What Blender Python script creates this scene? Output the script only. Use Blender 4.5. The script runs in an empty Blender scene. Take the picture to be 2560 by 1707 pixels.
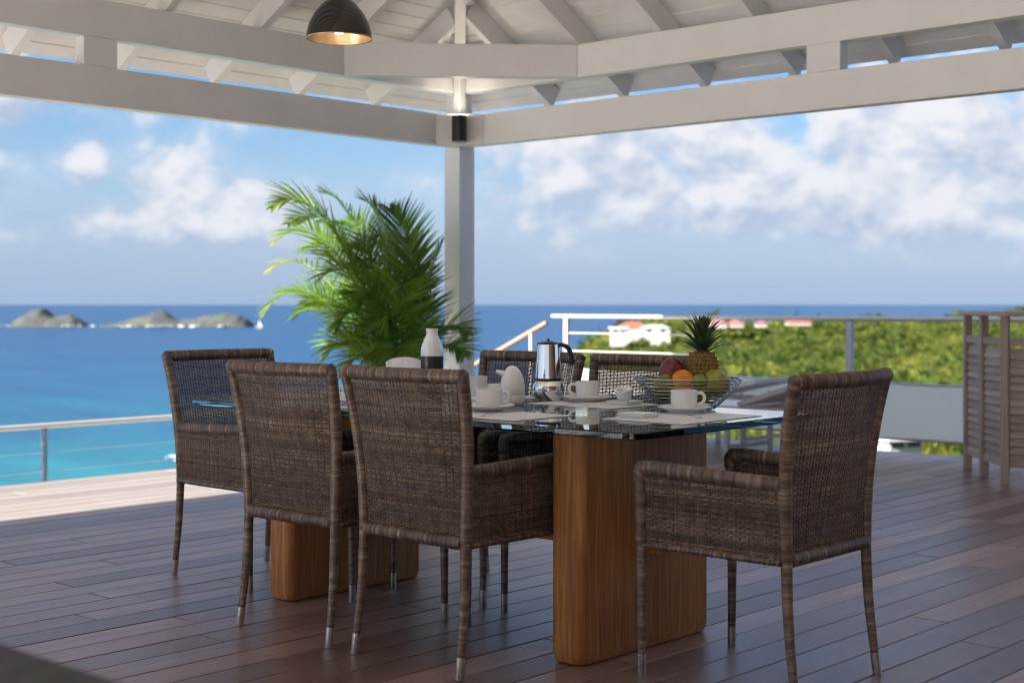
import bpy, bmesh, math, random
import numpy as np
from mathutils import Vector, Matrix, noise as mnoise
random.seed(7); rng = np.random.default_rng(7)
PI = math.pi
sc = bpy.context.scene
col = sc.collection

# ---------------------------------------------------------------- camera
TH = math.radians(42.4)                      # heading of the view, from +X (x runs along the deck boards)
FW = (math.cos(TH), math.sin(TH)); RT = (math.sin(TH), -math.cos(TH))
EYE = 1.12
cd = bpy.data.cameras.new('camera'); cam = bpy.data.objects.new('camera', cd); col.objects.link(cam)
cam.location = (0, 0, EYE); cam.rotation_euler = (PI/2, 0, TH-PI/2)
cd.sensor_width = 36; cd.lens = 50.0; cd.shift_y = -0.0365
cd.clip_start = 0.05; cd.clip_end = 200000
cd.dof.use_dof = True; cd.dof.focus_distance = 4.75; cd.dof.aperture_fstop = 3.2
sc.camera = cam

# ---------------------------------------------------------------- world, sun, exposure
SUN = Vector((-1.7, 0.30, 1.0)).normalized()
SUN_EL = math.asin(SUN.z); SUN_ROT = math.atan2(SUN.x, SUN.y)
w = bpy.data.worlds.new('World'); sc.world = w; w.use_nodes = True
WN = w.node_tree.nodes; WL = w.node_tree.links; WN.clear()
def wnode(t, **k):
    n = WN.new(t)
    for a, b in k.items(): setattr(n, a, b)
    return n
def wmath(op, a, b=None, c=None, clamp=False):
    n = wnode('ShaderNodeMath', operation=op, use_clamp=clamp)
    for i, v in enumerate((a, b, c)):
        if v is None: continue
        if isinstance(v, (int, float)): n.inputs[i].default_value = v
        else: WL.new(v, n.inputs[i])
    return n.outputs[0]
def wvec(op, a, b):
    n = wnode('ShaderNodeVectorMath', operation=op)
    for i, v in enumerate((a, b)):
        if isinstance(v, (tuple, list, Vector)): n.inputs[i].default_value = tuple(v)
        else: WL.new(v, n.inputs[i])
    return n
def wmix(f, a, b):
    n = wnode('ShaderNodeMix', data_type='RGBA')
    for i, v in ((0, f), (6, a), (7, b)):
        if isinstance(v, (int, float)): n.inputs[i].default_value = v
        elif isinstance(v, tuple): n.inputs[i].default_value = (*v, 1)
        else: WL.new(v, n.inputs[i])
    return n.outputs[2]
def wsmooth(x, lo, hi):
    n = wnode('ShaderNodeMapRange', interpolation_type='SMOOTHSTEP')
    WL.new(x, n.inputs[0]); n.inputs[1].default_value = lo; n.inputs[2].default_value = hi
    return n.outputs[0]
sky = wnode('ShaderNodeTexSky', sky_type='NISHITA', sun_disc=False)
sky.sun_elevation = SUN_EL; sky.sun_rotation = SUN_ROT; sky.altitude = 50
sky.air_density = 1.0; sky.dust_density = 0.25; sky.ozone_density = 2.0
tc = wnode('ShaderNodeTexCoord'); DIR = tc.outputs['Generated']
sep = wnode('ShaderNodeSeparateXYZ'); WL.new(DIR, sep.inputs[0]); DZ = sep.outputs[2]
P = wvec('MULTIPLY', DIR, (1, 1, 1.5)).outputs[0]
def wnoise(vec, scale, detail, rough):
    n = wnode('ShaderNodeTexNoise'); n.inputs['Scale'].default_value = scale; n.inputs['Detail'].default_value = detail
    n.inputs['Roughness'].default_value = rough; WL.new(vec, n.inputs['Vector']); return n.outputs[0]
def wvor(vec, scale):
    n = wnode('ShaderNodeTexVoronoi', feature='F1'); n.inputs['Scale'].default_value = scale; n.inputs['Detail'].default_value = 2; n.inputs['Roughness'].default_value = .5
    n.inputs['Lacunarity'].default_value = 2.3; WL.new(vec, n.inputs['Vector']); return n.outputs['Distance']
def puff(vec):                                # billowing field: soft noise with cauliflower heads
    wob = wnode('ShaderNodeTexNoise'); wob.inputs['Scale'].default_value = 14; wob.inputs['Detail'].default_value = 1; WL.new(vec, wob.inputs['Vector'])
    v2 = wvec('ADD', vec, wvec('MULTIPLY', wob.outputs['Color'], (.05, .05, .05)).outputs[0]).outputs[0]
    return wmath('SUBTRACT', wmath('MULTIPLY_ADD', wnoise(vec, 7.0, 6, .56), 1.0, .14), wmath('MULTIPLY', wvor(v2, 17.0), .26))
n1 = puff(P)
tosun = Vector((SUN.x, SUN.y, SUN.z*1.5+1.0)).normalized()*0.022
n1b = puff(wvec('ADD', P, tuple(tosun)).outputs[0])
nfine = wnoise(P, 34.0, 4, 0.6)
# cumulus heads: heading offset (rad, + right), elevation (rad), half width, half height, amount
heads = [(.265,.118,.075,.050,1.25),(.235,.078,.13,.034,1.05),(.06,.108,.070,.030,1.1),(.10,.080,.07,.030,.9),(.15,.108,.065,.038,1.05),
         (.34,.10,.06,.05,1.0),(.18,.062,.18,.020,.8),(.02,.070,.06,.034,.7),(.30,.048,.15,.014,.7),(-.02,.055,.04,.02,.45),
         (-.236,.074,.028,.038,1.0),(-.292,.092,.014,.020,.85),(-.285,.055,.06,.012,.55),(-.215,.050,.07,.010,.5),(-.29,.068,.045,.018,.42),
         (-.185,.074,.016,.010,.65),(-.17,.060,.045,.014,.5),(-.34,.045,.05,.014,.35),(-.33,.135,.04,.02,.34),(-.26,.128,.05,.016,.34),(-.1,.045,.1,.012,.25),
         (.42,.13,.08,.04,.9),(-.45,.08,.08,.03,.7),(.55,.09,.10,.035,.9)]
cov = None; hsum = None; gsum = None
for (a, e, rx, ry, amp) in heads:
    h = TH - a
    t = (math.sin(h), -math.cos(h), 0)
    da = wvec('DOT_PRODUCT', DIR, t).outputs['Value']
    hh = wmath('MULTIPLY_ADD', DZ, 1/ry, -math.sin(e)/ry)
    q = wmath('ADD', wmath('POWER', wmath('MULTIPLY', da, 1/rx), 2.0), wmath('POWER', hh, 2.0))
    g = wmath('MULTIPLY', wmath('EXPONENT', wmath('MULTIPLY', q, -1.0)), amp)
    cov = g if cov is None else wmath('MAXIMUM', cov, g)
    gsum = g if gsum is None else wmath('ADD', gsum, g)
    hsum = wmath('MULTIPLY', g, hh) if hsum is None else wmath('MULTIPLY_ADD', g, hh, hsum)
hi = wmath('MULTIPLY', wsmooth(DZ, .16, .45), .48)           # scattered cloud goes on overhead
cov = wmath('MAXIMUM', cov, hi)
field = wmath('ADD', cov, wmath('MULTIPLY_ADD', n1, 2.1, -.72))
field = wmath('ADD', field, wmath('MULTIPLY_ADD', nfine, .55, -.275))
mask = wsmooth(field, .30, .60)
core = wsmooth(field, .40, .95)
height = wmath('DIVIDE', hsum, wmath('MAXIMUM', gsum, .02))          # lit tops, shaded bases
lit = wmath('ADD', wmath('MULTIPLY_ADD', wmath('SUBTRACT', n1, n1b), 4.5, .56), wmath('MULTIPLY', height, .34), clamp=True)
hsv = wnode('ShaderNodeHueSaturation'); WL.new(sky.outputs[0], hsv.inputs['Color'])
hsv.inputs['Saturation'].default_value = 1.5; hsv.inputs['Value'].default_value = .8
skyc = wvec('MULTIPLY', hsv.outputs[0], (1.0, .93, 1.02)).outputs[0]
low = wmath('SUBTRACT', 1.0, wsmooth(DZ, -.03, .22))
SKYLOW = (1.85, 2.62, 4.05); CSH = (2.75, 3.2, 4.05); CLT = (5.1, 5.05, 5.1)
skyc = wmix(wmath('MULTIPLY', low, .97), skyc, SKYLOW)
cl = wmix(lit, CSH, CLT)
cl = wmix(wmath('MULTIPLY', low, .25), cl, SKYLOW)
veil = wmath('MULTIPLY', wsmooth(field, -.05, .75), .38)
op = wmath('MAXIMUM', veil, wmath('MULTIPLY', mask, wmath('MULTIPLY_ADD', core, .40, .55)))
op = wmath('MULTIPLY', op, wsmooth(DZ, .012, .055))
final = wmix(op, skyc, cl)
bg = wnode('ShaderNodeBackground'); bg.inputs[1].default_value = 0.05; WL.new(final, bg.inputs[0])
wo = wnode('ShaderNodeOutputWorld'); WL.new(bg.outputs[0], wo.inputs[0])

sd = bpy.data.lights.new('sun', 'SUN'); so = bpy.data.objects.new('sun', sd); col.objects.link(so)
sd.energy = 5.0; sd.angle = math.radians(0.9); sd.color = (1.0, .92, .82)
so.location = (-20, 5, 20); so.rotation_euler = SUN.to_track_quat('Z', 'Y').to_euler()
vs = sc.view_settings; sc.display_settings.display_device = 'sRGB'
vs.view_transform = 'Standard'; vs.look = 'None'; vs.gamma = 1; vs.exposure = 1.9; vs.use_curve_mapping = False
sc.render.engine = 'CYCLES'
sc.cycles.max_bounces = 10; sc.cycles.transparent_max_bounces = 16; sc.cycles.caustics_refractive = True
sc.cycles.sample_clamp_indirect = 6; sc.cycles.filter_width = 1.0

# ---------------------------------------------------------------- helpers
def at(px, py, D):                            # a point D metres ahead of the eye (2560 x 1707 survey grid)
    s = (px-1280)/3556*D
    return Vector((FW[0]*D+RT[0]*s, FW[1]*D+RT[1]*s, EYE+(760-py)/3556*D))
def pol(D, s, z=0.0): return Vector((FW[0]*D+RT[0]*s, FW[1]*D+RT[1]*s, z))

class MB:
    def __init__(self): self.v = []; self.f = []; self.c = []; self.col = None
    def add(self, vs, fs, c=None):
        b = len(self.v); self.v += [tuple(p) for p in vs]; self.f += [tuple(i+b for i in q) for q in fs]
        if c is not None:
            while len(self.c) < b: self.c.append((1, 1, 1))
            if isinstance(c, list): self.c += c
            else: self.c += [c]*len(vs)
    def box(self, x0, x1, y0, y1, z0, z1, c=None):
        self.add([(x0,y0,z0),(x1,y0,z0),(x1,y1,z0),(x0,y1,z0),(x0,y0,z1),(x1,y0,z1),(x1,y1,z1),(x0,y1,z1)],
                 [(0,3,2,1),(4,5,6,7),(0,1,5,4),(1,2,6,5),(2,3,7,6),(3,0,4,7)], c)
    def bar(self, a, b, wd, hg, up=(0,0,1), c=None):
        a = Vector(a); b = Vector(b); t = (b-a).normalized(); s = t.cross(Vector(up))
        if s.length < 1e-4: s = t.cross(Vector((1, 0, 0)))
        s.normalize(); n = s.cross(t).normalized(); s = s*wd/2; n = n*hg/2
        self.add([a-s-n,a+s-n,a+s+n,a-s+n,b-s-n,b+s-n,b+s+n,b-s+n],
                 [(0,1,2,3),(7,6,5,4),(0,4,5,1),(1,5,6,2),(2,6,7,3),(3,7,4,0)], c)
    def tube(self, pts, r, n=8, c=None, caps=True, ups=None, flat=1.0):
        pts = [Vector(p) for p in pts]; m = len(pts); vs = []; cs = []
        prev = None
        for i, p in enumerate(pts):
            t = (pts[min(i+1, m-1)]-pts[max(i-1, 0)]).normalized()
            if prev is None:
                u = Vector((0, 0, 1)) if abs(t.z) < .9 else Vector((1, 0, 0))
            else: u = prev
            s = t.cross(u).normalized(); u = s.cross(t).normalized(); prev = u
            rr = r[i] if isinstance(r, (list, tuple)) else r
            for k in range(n):
                a = 2*PI*k/n; vs.append(p+s*math.cos(a)*rr+u*math.sin(a)*rr*flat)
            if c is not None: cs += [c[i] if isinstance(c, list) else c]*n
        fs = []
        for i in range(m-1):
            for k in range(n):
                a = i*n+k; b = i*n+(k+1) % n; fs.append((a, b, b+n, a+n))
        if caps: fs.append(tuple(range(n-1, -1, -1))); fs.append(tuple((m-1)*n+k for k in range(n)))
        self.add(vs, fs, cs if c is not None else None)
    def lathe(self, prof, n=32, cx=0, cy=0, cz=0, closed=False):
        vs = []; fs = []; m = len(prof)
        for (r, z) in prof:
            for k in range(n):
                a = 2*PI*k/n; vs.append((cx+r*math.cos(a), cy+r*math.sin(a), cz+z))
        for i in range(m-1):
            for k in range(n):
                a = i*n+k; b = i*n+(k+1) % n; fs.append((a, b, b+n, a+n))
        if prof[0][0] > 1e-4 and not closed: fs.append(tuple(range(n-1, -1, -1)))
        if prof[-1][0] > 1e-4 and not closed: fs.append(tuple((m-1)*n+k for k in range(n)))
        self.add(vs, fs)
    def mesh(self, name, mat, smooth=None):
        me = bpy.data.meshes.new(name); me.from_pydata(self.v, [], self.f)
        if self.c:
            while len(self.c) < len(self.v): self.c.append((1, 1, 1))
            a = me.color_attributes.new('tint', 'FLOAT_COLOR', 'POINT')
            arr = np.ones((len(self.v), 4), dtype=np.float32); arr[:, :3] = np.array(self.c, dtype=np.float32); a.data.foreach_set('color', arr.ravel())
        if mat is not None: me.materials.append(mat)
        if smooth is not None:
            me.polygons.foreach_set('use_smooth', [True]*len(me.polygons))
            if smooth < 179: me.set_sharp_from_angle(angle=math.radians(smooth))
        me.update(); return me
    def build(self, name, mat, parent=None, smooth=None, bevel=0, loc=None):
        o = bpy.data.objects.new(name, self.mesh(name, mat, smooth)); col.objects.link(o)
        if parent: o.parent = parent
        if loc is not None: o.location = loc
        if bevel:
            b = o.modifiers.new('bevel', 'BEVEL'); b.width = bevel; b.segments = 2; b.limit_method = 'ANGLE'; b.harden_normals = False
        return o
def tag(o, label=None, cat=None, group=None, kind=None):
    if label: o['label'] = label
    if cat: o['category'] = cat
    if group: o['group'] = group
    if kind: o['kind'] = kind
    return o
def thing(name, label, cat, loc=(0,0,0), rz=0, group=None):
    o = bpy.data.objects.new(name, None); col.objects.link(o); o.location = loc; o.rotation_euler = (0, 0, rz); o.empty_display_size = .1
    return tag(o, label, cat, group)
def copy_tree(o, parent=None):
    c = o.copy(); col.objects.link(c); c.parent = parent
    for ch in list(o.children): copy_tree(ch, c)
    return c

# ---------------------------------------------------------------- materials
class Mat:
    def __init__(self, name):
        self.m = bpy.data.materials.new(name); self.m.use_nodes = True
        self.n = self.m.node_tree.nodes; self.l = self.m.node_tree.links; self.b = self.n['Principled BSDF']
    def node(self, t, **k):
        n = self.n.new(t)
        for a, b in k.items(): setattr(n, a, b)
        return n
    def put(self, v, s):
        if isinstance(v, (int, float)): s.default_value = v
        elif isinstance(v, (tuple, list)): s.default_value = (*v, 1) if len(s.default_value) == 4 and len(v) == 3 else v
        else: self.l.new(v, s)
    def set(self, **k):
        for a, b in k.items(): self.put(b, self.b.inputs[a.replace('_', ' ')])
        return self
    def coord(self, kind='Object', scale=(1,1,1), rand=False):
        t = self.node('ShaderNodeTexCoord'); m = self.node('ShaderNodeMapping'); self.l.new(t.outputs[kind], m.inputs[0]); m.inputs['Scale'].default_value = scale
        if rand:
            oi = self.node('ShaderNodeObjectInfo'); mm = self.math('MULTIPLY', oi.outputs['Random'], 37.0)
            cb = self.node('ShaderNodeCombineXYZ'); self.l.new(mm, cb.inputs[0]); self.l.new(mm, cb.inputs[1]); self.l.new(mm, cb.inputs[2]); self.l.new(cb.outputs[0], m.inputs['Location'])
        return m.outputs[0]
    def noise(self, vec, scale=5, detail=4, rough=.5, dist=0):
        n = self.node('ShaderNodeTexNoise'); self.l.new(vec, n.inputs['Vector']); n.inputs['Scale'].default_value = scale
        n.inputs['Detail'].default_value = detail; n.inputs['Roughness'].default_value = rough; n.inputs['Distortion'].default_value = dist
        return n.outputs[0]
    def math(self, op, a, b=None, c=None, clamp=False):
        n = self.node('ShaderNodeMath', operation=op, use_clamp=clamp)
        for i, v in enumerate((a, b, c)):
            if v is not None: self.put(v, n.inputs[i])
        return n.outputs[0]
    def ramp(self, x, stops):
        n = self.node('ShaderNodeValToRGB'); self.l.new(x, n.inputs[0]); e = n.color_ramp.elements
        e[0].position = stops[0][0]; e[0].color = (*stops[0][1], 1); e[1].position = stops[-1][0]; e[1].color = (*stops[-1][1], 1)
        for p, c in stops[1:-1]: q = e.new(p); q.color = (*c, 1)
        return n.outputs[0]
    def mix(self, f, a, b, mode='MIX'):
        n = self.node('ShaderNodeMix', data_type='RGBA', blend_type=mode)
        self.put(f, n.inputs[0]); self.put(a, n.inputs[6]); self.put(b, n.inputs[7]); return n.outputs[2]
    def bump(self, h, strength=.3, dist=.01):
        n = self.node('ShaderNodeBump'); n.inputs['Strength'].default_value = strength; n.inputs['Distance'].default_value = dist
        self.l.new(h, n.inputs['Height']); self.l.new(n.outputs[0], self.b.inputs['Normal']); return self
    def attr(self, name='tint'):
        n = self.node('ShaderNodeAttribute'); n.attribute_name = name; return n.outputs['Color']
    def rnd(self):
        return self.node('ShaderNodeObjectInfo').outputs['Random']
def plain(name, c, rough=.5, metal=0, spec=.5, noise_amt=.12, nscale=8, bump=0):
    m = Mat(name); v = m.coord(); n = m.noise(v, nscale, 5, .6)
    k = m.ramp(n, [(.3, tuple(x*(1-noise_amt) for x in c)), (.7, tuple(min(1, x*(1+noise_amt)) for x in c))])
    m.set(Base_Color=k, Metallic=metal)
    m.b.inputs['Specular IOR Level'].default_value = spec
    m.set(Roughness=m.math('MULTIPLY_ADD', m.noise(v, nscale*2.3, 3), .2, rough-.1))
    if bump: m.bump(m.noise(v, nscale*6, 4), bump, .004)
    return m.m
def wood(name, c0, c1, c2, axis=0, scale=1.0, rough=.5, rvar=.25, tint=.0, bump=.15):
    m = Mat(name); s = [22*scale]*3; s[axis] = 1.3*scale
    v = m.coord('Object', tuple(s), True); n = m.noise(v, 1.0, 7, .62, 1.2)
    s2 = [90*scale]*3; s2[axis] = 3*scale; fine = m.noise(m.coord('Object', tuple(s2), True), 1.0, 4, .6)
    c = m.ramp(n, [(.28, c0), (.5, c1), (.74, c2)])
    c = m.mix(.35, c, m.ramp(fine, [(.3, tuple(x*.55 for x in c1)), (.7, tuple(min(1, x*1.35) for x in c1))]))
    if tint:
        k = m.math('MULTIPLY_ADD', m.rnd(), tint*2, 1-tint); cc = m.node('ShaderNodeCombineColor'); 
        for i in range(3): m.l.new(k, cc.inputs[i])
        c = m.mix(1.0, c, cc.outputs[0], 'MULTIPLY')
    big = m.noise(m.coord('Object', (2.2, 2.2, 2.2), True), 1.0, 4, .6)
    m.set(Base_Color=c, Roughness=m.math('MULTIPLY_ADD', m.math('ADD', big, m.math('MULTIPLY', fine, .4)), rvar, rough-rvar*.6))
    if 'deck' in name: m.b.inputs['Coat Weight'].default_value = .35; m.b.inputs['Coat Roughness'].default_value = .33
    m.bump(fine, bump, .002); return m.m

M = {}
M['paint'] = plain('white_paint', (.82, .80, .775), .42, noise_amt=.035, nscale=3, bump=.02)
M['roofpaint'] = plain('ceiling_paint', (.83, .81, .785), .45, noise_amt=.05, nscale=5, bump=.04)
M['house'] = plain('render_white', (.44, .425, .40), .8, noise_amt=.04)
M['black'] = plain('black_metal', (.012, .012, .013), .35)
M['blackgloss'] = plain('black_enamel', (.008, .007, .007), .12, noise_amt=.05)
M['copper'] = plain('gold_leaf_inside', (.60, .42, .25), .34, metal=.9, noise_amt=.25, nscale=14)
M['steel'] = plain('brushed_steel', (.62, .60, .57), .28, metal=1, noise_amt=.05)
M['chrome'] = plain('polished_steel', (.82, .81, .80), .05, metal=1, noise_amt=.01)
M['wire'] = plain('bowl_wire', (.42, .42, .42), .15, metal=1, noise_amt=.02)
M['chrome'].node_tree.nodes['Principled BSDF'].inputs['Roughness'].default_value = .05
M['capmetal'] = plain('foot_cap_metal', (.62, .58, .52), .3, metal=1, noise_amt=.1, nscale=40)
M['rail'] = plain('handrail_tube', (.60, .575, .54), .38, metal=.35, noise_amt=.04)
M['alu'] = plain('grey_aluminium', (.46, .45, .46), .45, metal=.2)
M['porcelain'] = plain('porcelain', (.90, .885, .865), .14, noise_amt=.012, spec=.5)
M['slate'] = plain('dark_glaze', (.035, .034, .036), .35)
M['cloth'] = plain('white_linen', (.8, .79, .78), .85, noise_amt=.03, nscale=60, bump=.2)
M['mat'] = plain('placemat_vinyl', (.80, .785, .78), .45, noise_amt=.03, nscale=80, bump=.1)
M['sling'] = plain('grey_sling_fabric', (.55, .55, .58), .75, noise_amt=.05, nscale=90, bump=.2)
M['slinglight'] = plain('pale_sling_fabric', (.84, .83, .84), .75, noise_amt=.05, nscale=90, bump=.2)
M['sofa'] = plain('charcoal_upholstery', (.055, .05, .05), .9, noise_amt=.35, nscale=30, bump=.4)
M['pot'] = plain('planter_glaze', (.20, .19, .18), .5)
M['soil'] = plain('soil', (.05, .035, .025), .9)
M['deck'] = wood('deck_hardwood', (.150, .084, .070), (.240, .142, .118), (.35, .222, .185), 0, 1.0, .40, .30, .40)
M['deckpale'] = wood('pale_deck', (.175, .142, .125), (.26, .222, .20), (.36, .315, .29), 0, 1.0, .55, .25, .2)  # paler board colour, used on the outer rows only
M['legwood'] = wood('table_teak', (.15, .045, .012), (.41, .160, .044), (.70, .36, .125), 2, 1.7, .5, .2, 0, .6)
M['teak'] = wood('weathered_teak', (.32, .235, .185), (.46, .35, .28), (.58, .46, .38), 0, 1.3, .65, .2, .18)
M['shadewall'] = wood('shade_wall_wood', (.10, .07, .05), (.15, .10, .075), (.20, .14, .10), 0, .5, .6, .2, 0)
M['teakv'] = wood('weathered_teak_post', (.32, .235, .185), (.46, .35, .28), (.58, .46, .38), 2, 1.3, .65, .2, .1)

def m_wicker():
    m = Mat('wicker_strand'); a = m.attr(); v = m.coord('Object', (1, 1, 1), True)
    n = m.noise(v, 45, 3, .6); c = m.mix(1.0, a, m.ramp(n, [(.3, (.62, .60, .58)), (.7, (1.3, 1.25, 1.2))]), 'MULTIPLY')
    m.set(Base_Color=c, Roughness=.42); m.b.inputs['Specular IOR Level'].default_value = .45
    m.bump(m.noise(v, 400, 2), .15, .001); return m.m
M['wicker'] = m_wicker()
def m_glass():
    m = Mat('table_glass'); m.set(Base_Color=(.62, .86, .86), Roughness=.0, IOR=1.5); m.b.inputs['Transmission Weight'].default_value = 1
    return m.m
M['glass'] = m_glass()
def m_leaf(name, c0, c1, tr, amt=.4):
    m = Mat(name); a = m.attr(); n = m.noise(m.coord(), 12, 3)
    c = m.mix(1.0, m.ramp(n, [(.3, c0), (.7, c1)]), a, 'MULTIPLY'); m.set(Base_Color=c, Roughness=.85 if 'scrub' in name else .38); m.b.inputs['Specular IOR Level'].default_value = .1 if 'scrub' in name else .5
    t = m.node('ShaderNodeBsdfTranslucent'); m.l.new(m.mix(1.0, a, tr, 'MULTIPLY'), t.inputs[0])
    x = m.node('ShaderNodeMixShader'); x.inputs[0].default_value = amt
    m.l.new(m.b.outputs[0], x.inputs[1]); m.l.new(t.outputs[0], x.inputs[2]); m.l.new(x.outputs[0], m.n['Material Output'].inputs[0]); return m.m
M['palm'] = m_leaf('palm_leaf', (.045, .115, .018), (.09, .19, .026), (.30, .43, .035), .40)
M['bush'] = m_leaf('scrub_leaf', (.085, .10, .034), (.14, .155, .055), (.26, .28, .075), .48)
M['crown'] = m_leaf('pineapple_leaf', (.045, .075, .03), (.08, .12, .05), (.12, .18, .05), .15)
def m_screen():
    m = Mat('mesh_windscreen'); m.set(Base_Color=m.ramp(m.noise(m.coord(), 3, 3), [(.3, (.80, .79, .80)), (.7, (.84, .83, .84))]), Roughness=.8)
    t = m.node('ShaderNodeBsdfTransparent'); tl = m.node('ShaderNodeBsdfTranslucent'); tl.inputs[0].default_value = (1, .93, .86, 1)
    x = m.node('ShaderNodeMixShader'); x.inputs[0].default_value = .8; m.l.new(m.b.outputs[0], x.inputs[1]); m.l.new(tl.outputs[0], x.inputs[2])
    y = m.node('ShaderNodeMixShader'); y.inputs[0].default_value = .05; m.l.new(x.outputs[0], y.inputs[1]); m.l.new(t.outputs[0], y.inputs[2])
    m.l.new(y.outputs[0], m.n['Material Output'].inputs[0]); return m.m
M['screen'] = m_screen()
def m_emit(name, c, s):
    m = Mat(name); m.set(Base_Color=(.9, .85, .75), Emission_Color=c, Emission_Strength=s); return m.m
M['bulb'] = m_emit('lit_bulb', (1, .86, .66), 3.2)
M['uplight'] = m_emit('lit_lens', (1, .9, .76), 16.0)
def m_fruit(name, stops, scale=6, rough=.35, bump=.0, bs=200):
    m = Mat(name); n = m.noise(m.coord('Object', (1, 1, 1), False), scale*8, 4, .55); m.set(Base_Color=m.ramp(n, stops), Roughness=rough)
    if bump: m.bump(m.noise(m.coord(), bs, 2), bump, .002)
    return m.m
M['mango'] = m_fruit('mango_skin', [(.3, (.10, .012, .012)), (.6, (.22, .03, .02)), (.8, (.25, .10, .03))], 3, .3)
M['greenmango'] = m_fruit('green_mango_skin', [(.3, (.10, .14, .02)), (.55, (.24, .22, .03)), (.8, (.32, .16, .03))], 3, .32)
M['orange'] = m_fruit('orange_peel', [(.3, (.72, .21, .012)), (.7, (.85, .30, .02))], 3, .4, .35, 420)
M['lime'] = m_fruit('lime_peel', [(.3, (.12, .22, .02)), (.7, (.22, .33, .03))], 4, .35, .2, 380)
M['pear'] = m_fruit('pear_skin', [(.3, (.22, .25, .03)), (.6, (.36, .34, .05)), (.8, (.33, .26, .06))], 5, .4)
M['banana'] = m_fruit('stem_brown', [(.3, (.05, .03, .015)), (.7, (.10, .06, .03))], 9, .7)
M['pine'] = m_fruit('pineapple_eye', [(.3, (.13, .075, .018)), (.55, (.28, .17, .035)), (.75, (.20, .17, .05))], 6, .55)
M['coffee'] = plain('coffee', (.03, .012, .005), .1)

# ---------------------------------------------------------------- sea, islands, headland
SEA = -50.0
def m_sea():
    m = Mat('sea_water'); v = m.coord('Object')
    ln = m.node('ShaderNodeVectorMath', operation='DISTANCE'); m.l.new(v, ln.inputs[0]); ln.inputs[1].default_value = (*pol(300, -115)[:2], 0)
    big = m.noise(v, .006, 4, .6); d = m.math('ADD', ln.outputs['Value'], m.math('MULTIPLY_ADD', big, 320, -160))
    lg = m.math('LOGARITHM', m.math('MAXIMUM', d, 20), 10.0)
    c = m.ramp(m.math('MULTIPLY_ADD', lg, .5, -.85), [(.06, (.030, .245, .240)), (.22, (.014, .175, .215)), (.38, (.007, .098, .180)), (.60, (.006, .064, .160)), (.85, (.008, .048, .138))])
    wv = m.noise(m.coord('Object', (1, 1, 1)), .09, 6, .65)
    st = m.noise(m.coord('Object', (.02, .004, .02)), 1.0, 5, .6)
    c = m.mix(m.math('MULTIPLY_ADD', st, 2.2, -.75, clamp=True), c, m.mix(.6, c, (.004, .03, .085)))
    st2 = m.noise(m.coord('Object', (.05, .012, .05)), 1.0, 6, .7); c = m.mix(m.math('MULTIPLY_ADD', st2, 2.0, -.95, clamp=True), c, m.mix(.5, c, (.03, .15, .22)))
    cap = m.noise(v, .14, 5, .7); capm = m.ramp(cap, [(.735, (0, 0, 0)), (.775, (1, 1, 1))])
    c = m.mix(m.math('MULTIPLY', capm, .55), c, (.75, .8, .82))
    m.set(Base_Color=c, Roughness=.32); m.b.inputs['Specular IOR Level'].default_value = .10
    m.bump(wv, .6, 1.2); return m.m
mb = MB(); n = 64; rr = [60, 400, 2000, 10000, 90000]
pts = []
for r in rr:
    for k in range(n): pts.append((r*math.cos(2*PI*k/n), r*math.sin(2*PI*k/n), 0))
fs = [tuple(range(n))]
for i in range(len(rr)-1):
    for k in range(n): fs.append((i*n+k, (i+1)*n+k, (i+1)*n+(k+1) % n, i*n+(k+1) % n))
mb.add(pts, fs); sea = mb.build('sea', m_sea(), loc=(0, 0, SEA)); tag(sea, 'blue open sea, turquoise close to the shore', kind='structure')

def lerp_prof(p, x):
    if x <= p[0][0]: return p[0][1]
    for (a, b), (c, d) in zip(p, p[1:]):
        if x <= c: return b+(d-b)*(x-a)/(c-a)
    return p[-1][1]
def m_island():
    m = Mat('hazy_island_rock_and_scrub'); v = m.coord('Object'); n = m.noise(v, .035, 6, .65)
    n2 = m.noise(v, .012, 3)
    c = m.ramp(m.math('MULTIPLY_ADD', n2, .6, m.math('MULTIPLY', n, .5)), [(.38, (.040, .042, .055)), (.5, (.052, .057, .062)), (.58, (.058, .074, .060)), (.7, (.075, .085, .08))])  # blue-grey distance haze put into the rock and scrub colours
    m.set(Base_Color=c, Roughness=.9); m.bump(n, .8, 6); return m.m
ISM = m_island()
def island(name, prof, label, dep):
    D0 = 51.1*3556/57.0
    k = D0/3556; x0 = prof[0][0]; x1 = prof[-1][0]; nx = 90; ny = 30; vs = []; fs = []
    c = pol(D0, ((x0+x1)/2-1280)*k)
    for j in range(ny+1):
        t = j/ny*2-1
        for i in range(nx+1):
            px = x0+(x1-x0)*i/nx; s = (px-1280)*k
            h = lerp_prof(prof, px)*k
            cap = max(0, 1-abs(t)**2.2)
            nz = mnoise.fractal(Vector((s*.03, t*dep*.03, 3.1)), 1.0, 2.0, 5)
            p = pol(D0+t*dep, s); z = h*cap*(1+.16*nz)-1.5*(1-cap)+(nz*2.2 if cap > .05 else 0)
            vs.append((p.x-c.x, p.y-c.y, z))
    for j in range(ny):
        for i in range(nx):
            a = j*(nx+1)+i; fs.append((a, a+1, a+nx+2, a+nx+1))
    m_ = MB(); m_.add(vs, fs); o = m_.build(name, ISM, smooth=180, loc=(c.x, c.y, SEA)); tag(o, label, kind='structure'); return o
island('island', [(30,-3),(42,12),(62,27),(80,38),(95,43),(112,41),(130,31),(150,27),(178,27),(196,19),(215,5),(228,-3)], 'dark rocky islet with a steep rounded peak', 70)
island('island', [(245,-3),(270,5),(310,14),(350,23),(378,33),(395,37),(415,34),(440,22),(456,14),(480,19),(520,26),(560,30),(600,29),(620,17),(636,-3)], 'long low islet with a central peak and green flank', 75)
mb = MB()
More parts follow.
